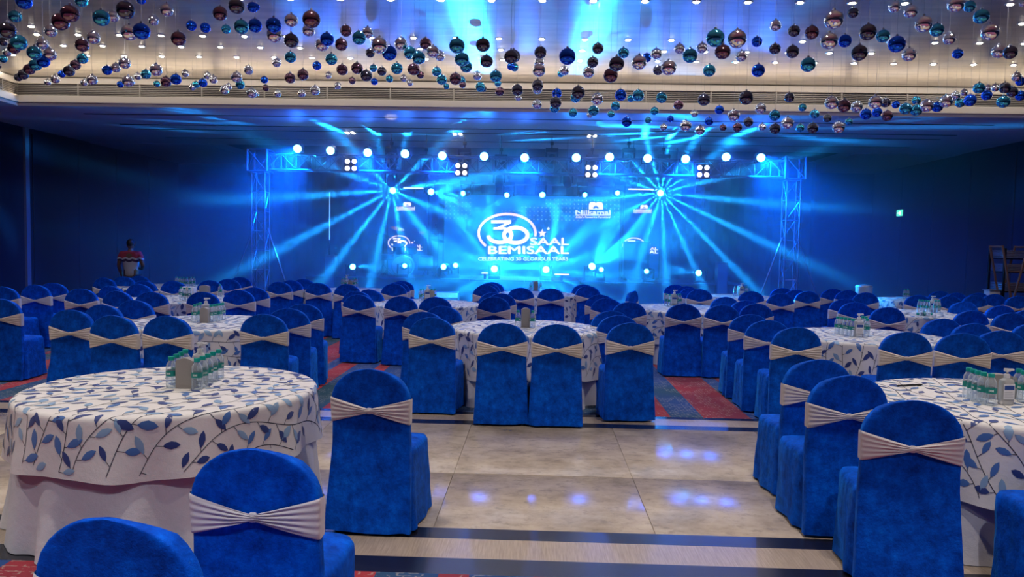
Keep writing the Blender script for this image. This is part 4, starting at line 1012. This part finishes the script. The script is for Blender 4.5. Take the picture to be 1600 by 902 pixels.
Z4 = '''47,160,76,S 163,193,78,K 273,203,92,P 410,122,125,S 530,80,72,K 380,255,112,S 480,255,86,B 623,200,108,K 717,225,90,T 803,275,112,B 790,42,78,S 890,72,90,S 970,150,112,S 1053,187,92,T 1170,28,108,S 1257,40,78,T 1130,240,82,S 1330,103,102,T 1383,200,116,S 1590,20,50,S 43,305,76,K 153,322,84,K 250,403,98,T 570,330,104,K 880,340,90,S 1183,335,70,B 1437,322,90,S 1510,327,92,K 133,607,66,K 397,640,88,S 475,660,86,P 553,665,76,S 670,637,92,S 733,640,66,K 797,652,52,B 925,625,58,T 610,712,74,B 680,700,66,B 742,722,74,P 858,678,80,T 925,687,78,T 990,660,84,S 1055,667,74,B 1110,632,84,S 1170,597,62,S 1222,577,48,S 1197,643,62,T 1260,625,80,B 1315,550,76,T 1370,550,48,S 1363,593,70,B 1417,547,56,S 1477,548,76,K 1523,572,72,K 1467,635,86,T 1550,478,66,S 1575,508,65,B 1575,597,70,B 215,670,52,T 290,712,62,T 370,738,54,K 42,720,72,T 122,768,80,S 200,798,54,T 278,800,72,K 440,795,80,S 505,760,48,T 43,803,70,K'''
BALLS = []
for off, z in ((0, Z1), (400, Z2), (800, Z3), (1200, Z4)):
    for e in z.split():
        a, b, c, d = e.split(','); BALLS.append((off + float(a) / 3.99, float(b) / 3.99, float(c) / 3.99, d))
q = MB(); q.sphere((0, 0, 0), 1, 28, 18); BALLM = {k: None for k in BC}
for k in BC: BALLM[k] = q.mesh('glass_ball', BC[k][1], True, 180)
q = MB(); q.lathe([(.010, -.004), (.012, 0), (.012, .012), (.004, .016)], 10); CAPB = q.mesh('ball_cap', WIRE)
q = MB(); q.tube((0, 0, 0), (0, 0, 1), .0012, 4); WIREM = q.mesh('wire', WIRE, False)
bands = {}
for b in BALLS:
    band = 'uppermost' if b[1] < 62 else 'upper middle' if b[1] < 112 else 'lower middle' if b[1] < 150 else 'lowest'
    bands.setdefault((b[3], band), []).append(b)
for (cl, band), lst in bands.items():
    for i, (px, py, dia, _) in enumerate(sorted(lst)):
        D = .155; d = F * D / dia; yh = 383 + .018 * (px - 800)
        zmax = 4.62; dm = min((zmax - EYE) * F / (yh - py), 13.6)
        if d > dm: d = dm; D = d * dia / F
        rr = ray(px, py); p = CPOS + rr * d
        t = thing('hanging_ball', f'{ordinal(i)} {BC[cl][0]} hanging ball from the left in the {band} band', 'ball', p, random.uniform(0, 6), 'hanging glass balls')
        rad = D / 2 / (1 + .10 * abs(px - 800) / 800)
        link('glass_ball', BALLM[cl], t, scale=(rad, rad, rad * random.uniform(.93, 1.0)))
        link('ball_cap', CAPB, t, (0, 0, rad * .985)); link('wire', WIREM, t, (0, 0, rad), scale=(1, 1, CEIL - p.z - rad))

# ------------------------------------------------------------------ tray rack and folding stand by the right wall
TRAY = mat('tray_steel', (.42, .45, .55), .35, .7); WOOD = mat('brown_wood', (.20, .10, .07), .5)
Yk = 15.4
a = at_y(1556, 440, Yk); b = at_y(1640, 440, Yk); zk = lambda py: at_y(1580, py, Yk).z
t = thing('tray_rack', 'dark rack of stacked steel trays against the far right wall', 'rack', ((a.x + b.x) / 2, Yk, 0)); w2 = (b.x - a.x) / 2
for sx in (-w2, w2):
    for sy in (-.25, .25):
        q = MB(); q.bbox(sx - .02, sx + .02, sy - .02, sy + .02, 0, zk(388), .004); q.obj('post', DARK, t)
for py0, py1 in ((391, 403), (412, 424), (441, 454), (470, 480)):
    z0, z1 = zk(py1), zk(py0)
    q = MB(); q.box(-w2, w2, -.26, .26, z0 - .03, z0 - .01); q.obj('shelf', DARK, t, False)
    nn = 5
    for i in range(nn):
        q = MB(); zz = z0 + (z1 - z0) * i / nn; q.bbox(-w2 + .03, w2 - .03, -.23, .23, zz, zz + (z1 - z0) / nn * .7, .006); q.obj('tray', TRAY, t)
Ys = 15.0
zs_ = lambda py: at_y(1573, py, Ys).z; xs_ = lambda px: at_y(px, 430, Ys).x
t = thing('folding_stand', 'brown wooden folding stand with crossed legs before the tray rack', 'stand', (xs_(1575), Ys, 0)); cx = xs_(1575)
for x0, x1, y in ((xs_(1553) - cx, .12, -.02), (xs_(1595) - cx, -.16, .02)):
    for dy in (-.2, .2):
        q = MB(); q.tube((x0, dy + y, zs_(384)), (x1, dy + y, .01), .022, 8); q.obj('leg', WOOD, t)
    q = MB(); q.tube((x0, -.2 + y, zs_(386)), (x0, .2 + y, zs_(386)), .018, 8); q.obj('rail', WOOD, t)
q = MB(); q.tube((xs_(1566) - cx, -.23, zs_(424)), (xs_(1582) - cx, -.23, zs_(424)), .015, 8); q.obj('strap', WOOD, t)
p = at_y(1550, 458, 15.2)
t = thing('side_stool', 'low pale box beside the tray rack on the far right', 'box', (p.x, 15.2, 0))
q = MB(); q.bbox(-.10, .10, -.1, .1, .06, p.z + .05, .01); q.obj('body', PAPER, t)
q = MB(); q.bbox(-.12, .12, -.12, .12, p.z + .05, p.z + .07, .005); q.obj('lid', TRAY, t)
q = MB(); q.box(-.09, .09, -.09, .09, 0, .06); q.obj('foot', DARK, t, False)
p = at_y(1350, 452, 16.0)
t = thing('pedestal_bin', 'small pale bin standing beyond the farthest right chairs', 'bin', (p.x, 16.0, 0))
q = MB(); q.lathe([(.13, 0), (.15, .02), (.16, p.z + .03), (.17, p.z + .05)], 18); q.obj('body', WPL, t); q = MB(); q.lathe([(.17, 0), (.15, .03), (.03, .05)], 18); q.obj('lid', TRAY, t, loc=(0, 0, p.z + .05))

# ------------------------------------------------------------------ person standing far left
def person():
    p = at_y(205, 430, 16.4); H = 1.63
    root = thing('person', 'person in a red and white shirt standing in the dark beyond the tables', 'person', (p.x, 16.4, 0), R(185))
    SK = mat('skin_brown', (.16, .085, .055), .55); SHIRT = mat('shirt_cloth', (.6, .6, .62), .8); TROU = mat('dark_trousers', (.015, .016, .022), .8); HAIR = mat('black_hair', (.008, .007, .007), .5)
    n = NT(SHIRT); c = n.n('TexCoord'); s = n.n('SeparateXYZ'); n.l(c.outputs['Object'], s.inputs[0])
    zz = n.math('ADD', s.outputs[2], n.math('MULTIPLY', n.math('ABSOLUTE', n.math('SUBTRACT', n.math('FRACT', n.math('MULTIPLY', s.outputs[0], 7.0)), .5)), .05))
    n.l(n.ramp(n.math('MULTIPLY', zz, .5), [(0, (.55, .55, .60)), (.585, (.04, .02, .08)), (.612, (.55, .55, .6)), (.632, (.36, .03, .07))], 'CONSTANT'), n.b.inputs['Base Color'])
    def skin_obj(name, V, E, mt, sub=2, root_i=0):
        me = bpy.data.meshes.new(name); me.from_pydata([v[:3] for v in V], E, []); o = link(name, me, root)
        md = o.modifiers.new('skin', 'SKIN'); md.use_smooth_shade = True
        for i, v in enumerate(V): me.skin_vertices[0].data[i].radius = (v[3], v[4] if len(v) > 4 else v[3]); me.skin_vertices[0].data[i].use_root = i == root_i
        o.modifiers.new('sub', 'SUBSURF').render_levels = sub; o.modifiers['sub'].levels = sub; me.materials.append(mt); return o
    # body: pelvis, spine, neck, legs, arms with hands (fingers follow)
    V = [(0, 0, .90, .15, .105), (0, 0, 1.08, .14, .10), (0, .005, 1.26, .16, .105), (0, .01, 1.36, .10, .07), (0, .01, 1.42, .052), (0, .0, 1.47, .05)]
    E = [(0, 1), (1, 2), (2, 3), (3, 4), (4, 5)]
    for sx in (-1, 1):
        b = len(V); V += [(sx * .085, 0, .82, .085), (sx * .095, -.01, .46, .058), (sx * .10, .015, .09, .04), (sx * .10, -.12, .035, .036)]; E += [(0, b), (b, b + 1), (b + 1, b + 2), (b + 2, b + 3)]
        b = len(V)
        if sx < 0: A = [(-.185, .01, 1.335, .058), (-.27, .04, 1.09, .043), (-.16, -.17, 1.00, .033), (-.09, -.20, 1.01, .028)]
        else: A = [(.185, .01, 1.335, .058), (.26, .02, 1.08, .043), (.24, -.10, .86, .033), (.235, -.12, .80, .028)]
        V += A; E += [(2, b), (b, b + 1), (b + 1, b + 2), (b + 2, b + 3)]
    body = skin_obj('body', V, E, SK)
    V = [(0, 0, .80, .165, .12), (0, 0, 1.08, .155, .112), (0, .005, 1.27, .172, .115), (0, .01, 1.37, .11, .078)]; E = [(0, 1), (1, 2), (2, 3)]
    for sx, A in ((-1, [(-.19, .01, 1.335, .068), (-.25, .035, 1.17, .06)]), (1, [(.19, .01, 1.335, .068), (.245, .02, 1.16, .06)])):
        b = len(V); V += A; E += [(2, b), (b, b + 1)]
    skin_obj('shirt', V, E, SHIRT)
    V = [(0, 0, .93, .158, .115), (-.09, 0, .80, .098), (-.097, -.01, .46, .074), (-.10, .015, .10, .064), (.09, 0, .80, .098), (.097, -.01, .46, .074), (.10, .015, .10, .064)]
    skin_obj('trousers', V, [(0, 1), (1, 2), (2, 3), (0, 4), (4, 5), (5, 6)], TROU)
    for sx in (-1, 1):
        q = MB(); q.sphere((sx * .10, -.05, .035), .1, 14, 8, (.45, 1.25, .36)); q.obj('shoe', BLACK, root)
    # head with nose, ears, eyes, mouth, hair
    hz = 1.53; q = MB(); q.sphere((0, -.005, hz), .1, 22, 16, (.76, .92, 1.12)); hd = q.obj('head', SK, root)
    q = MB(); q.sphere((0, -.10, hz - .015), .02, 10, 8, (.8, 1.1, 1.5)); q.obj('nose', SK, hd)
    for sx in (-1, 1):
        q = MB(); q.sphere((sx * .077, .0, hz - .005), .028, 10, 8, (.4, .7, 1.1)); q.obj('ear', SK, hd)
        q = MB(); q.sphere((sx * .031, -.083, hz + .012), .011, 10, 8, (1.2, .7, .8)); q.obj('eye', mat('eye_white', (.6, .6, .6), .3), hd)
    q = MB(); q.sphere((0, -.085, hz - .052), .02, 10, 6, (1.3, .5, .4)); q.obj('mouth', mat('lips', (.14, .05, .04), .5), hd)
    q = MB(); q.sphere((0, .012, hz + .032), .1, 22, 14, (.80, .95, .95)); q.obj('hair', HAIR, root)
    # hands with five fingers each
    for wrist, d in (((-.09, -.20, 1.01), Vector((.75, -.15, .1))), ((.235, -.12, .80), Vector((0, -.15, -1)))):
        d.normalize(); sd = d.orthogonal().normalized(); w_ = Vector(wrist); q = MB()
        q.tube(w_ - d * .01, w_ + d * .085, .026, 10, .034)
        for i in range(4):
            b0 = w_ + d * .08 + sd * (-.024 + .016 * i); L = (.055, .065, .07, .06)[i]; b1 = b0 + d * L * .6; nrm = d.cross(sd); b2 = b1 + (d * .7 + nrm * .5).normalized() * L * .5
            q.tube(b0, b1, .009, 7, .008); q.tube(b1, b2, .008, 7, .006)
        t0 = w_ + d * .02 + sd * .025; t1 = t0 + (d * .6 + sd * .7).normalized() * .045; q.tube(t0, t1, .011, 7, .009); q.tube(t1, t1 + d * .03, .009, 7, .006)
        q.obj('hand', SK, root)
person()
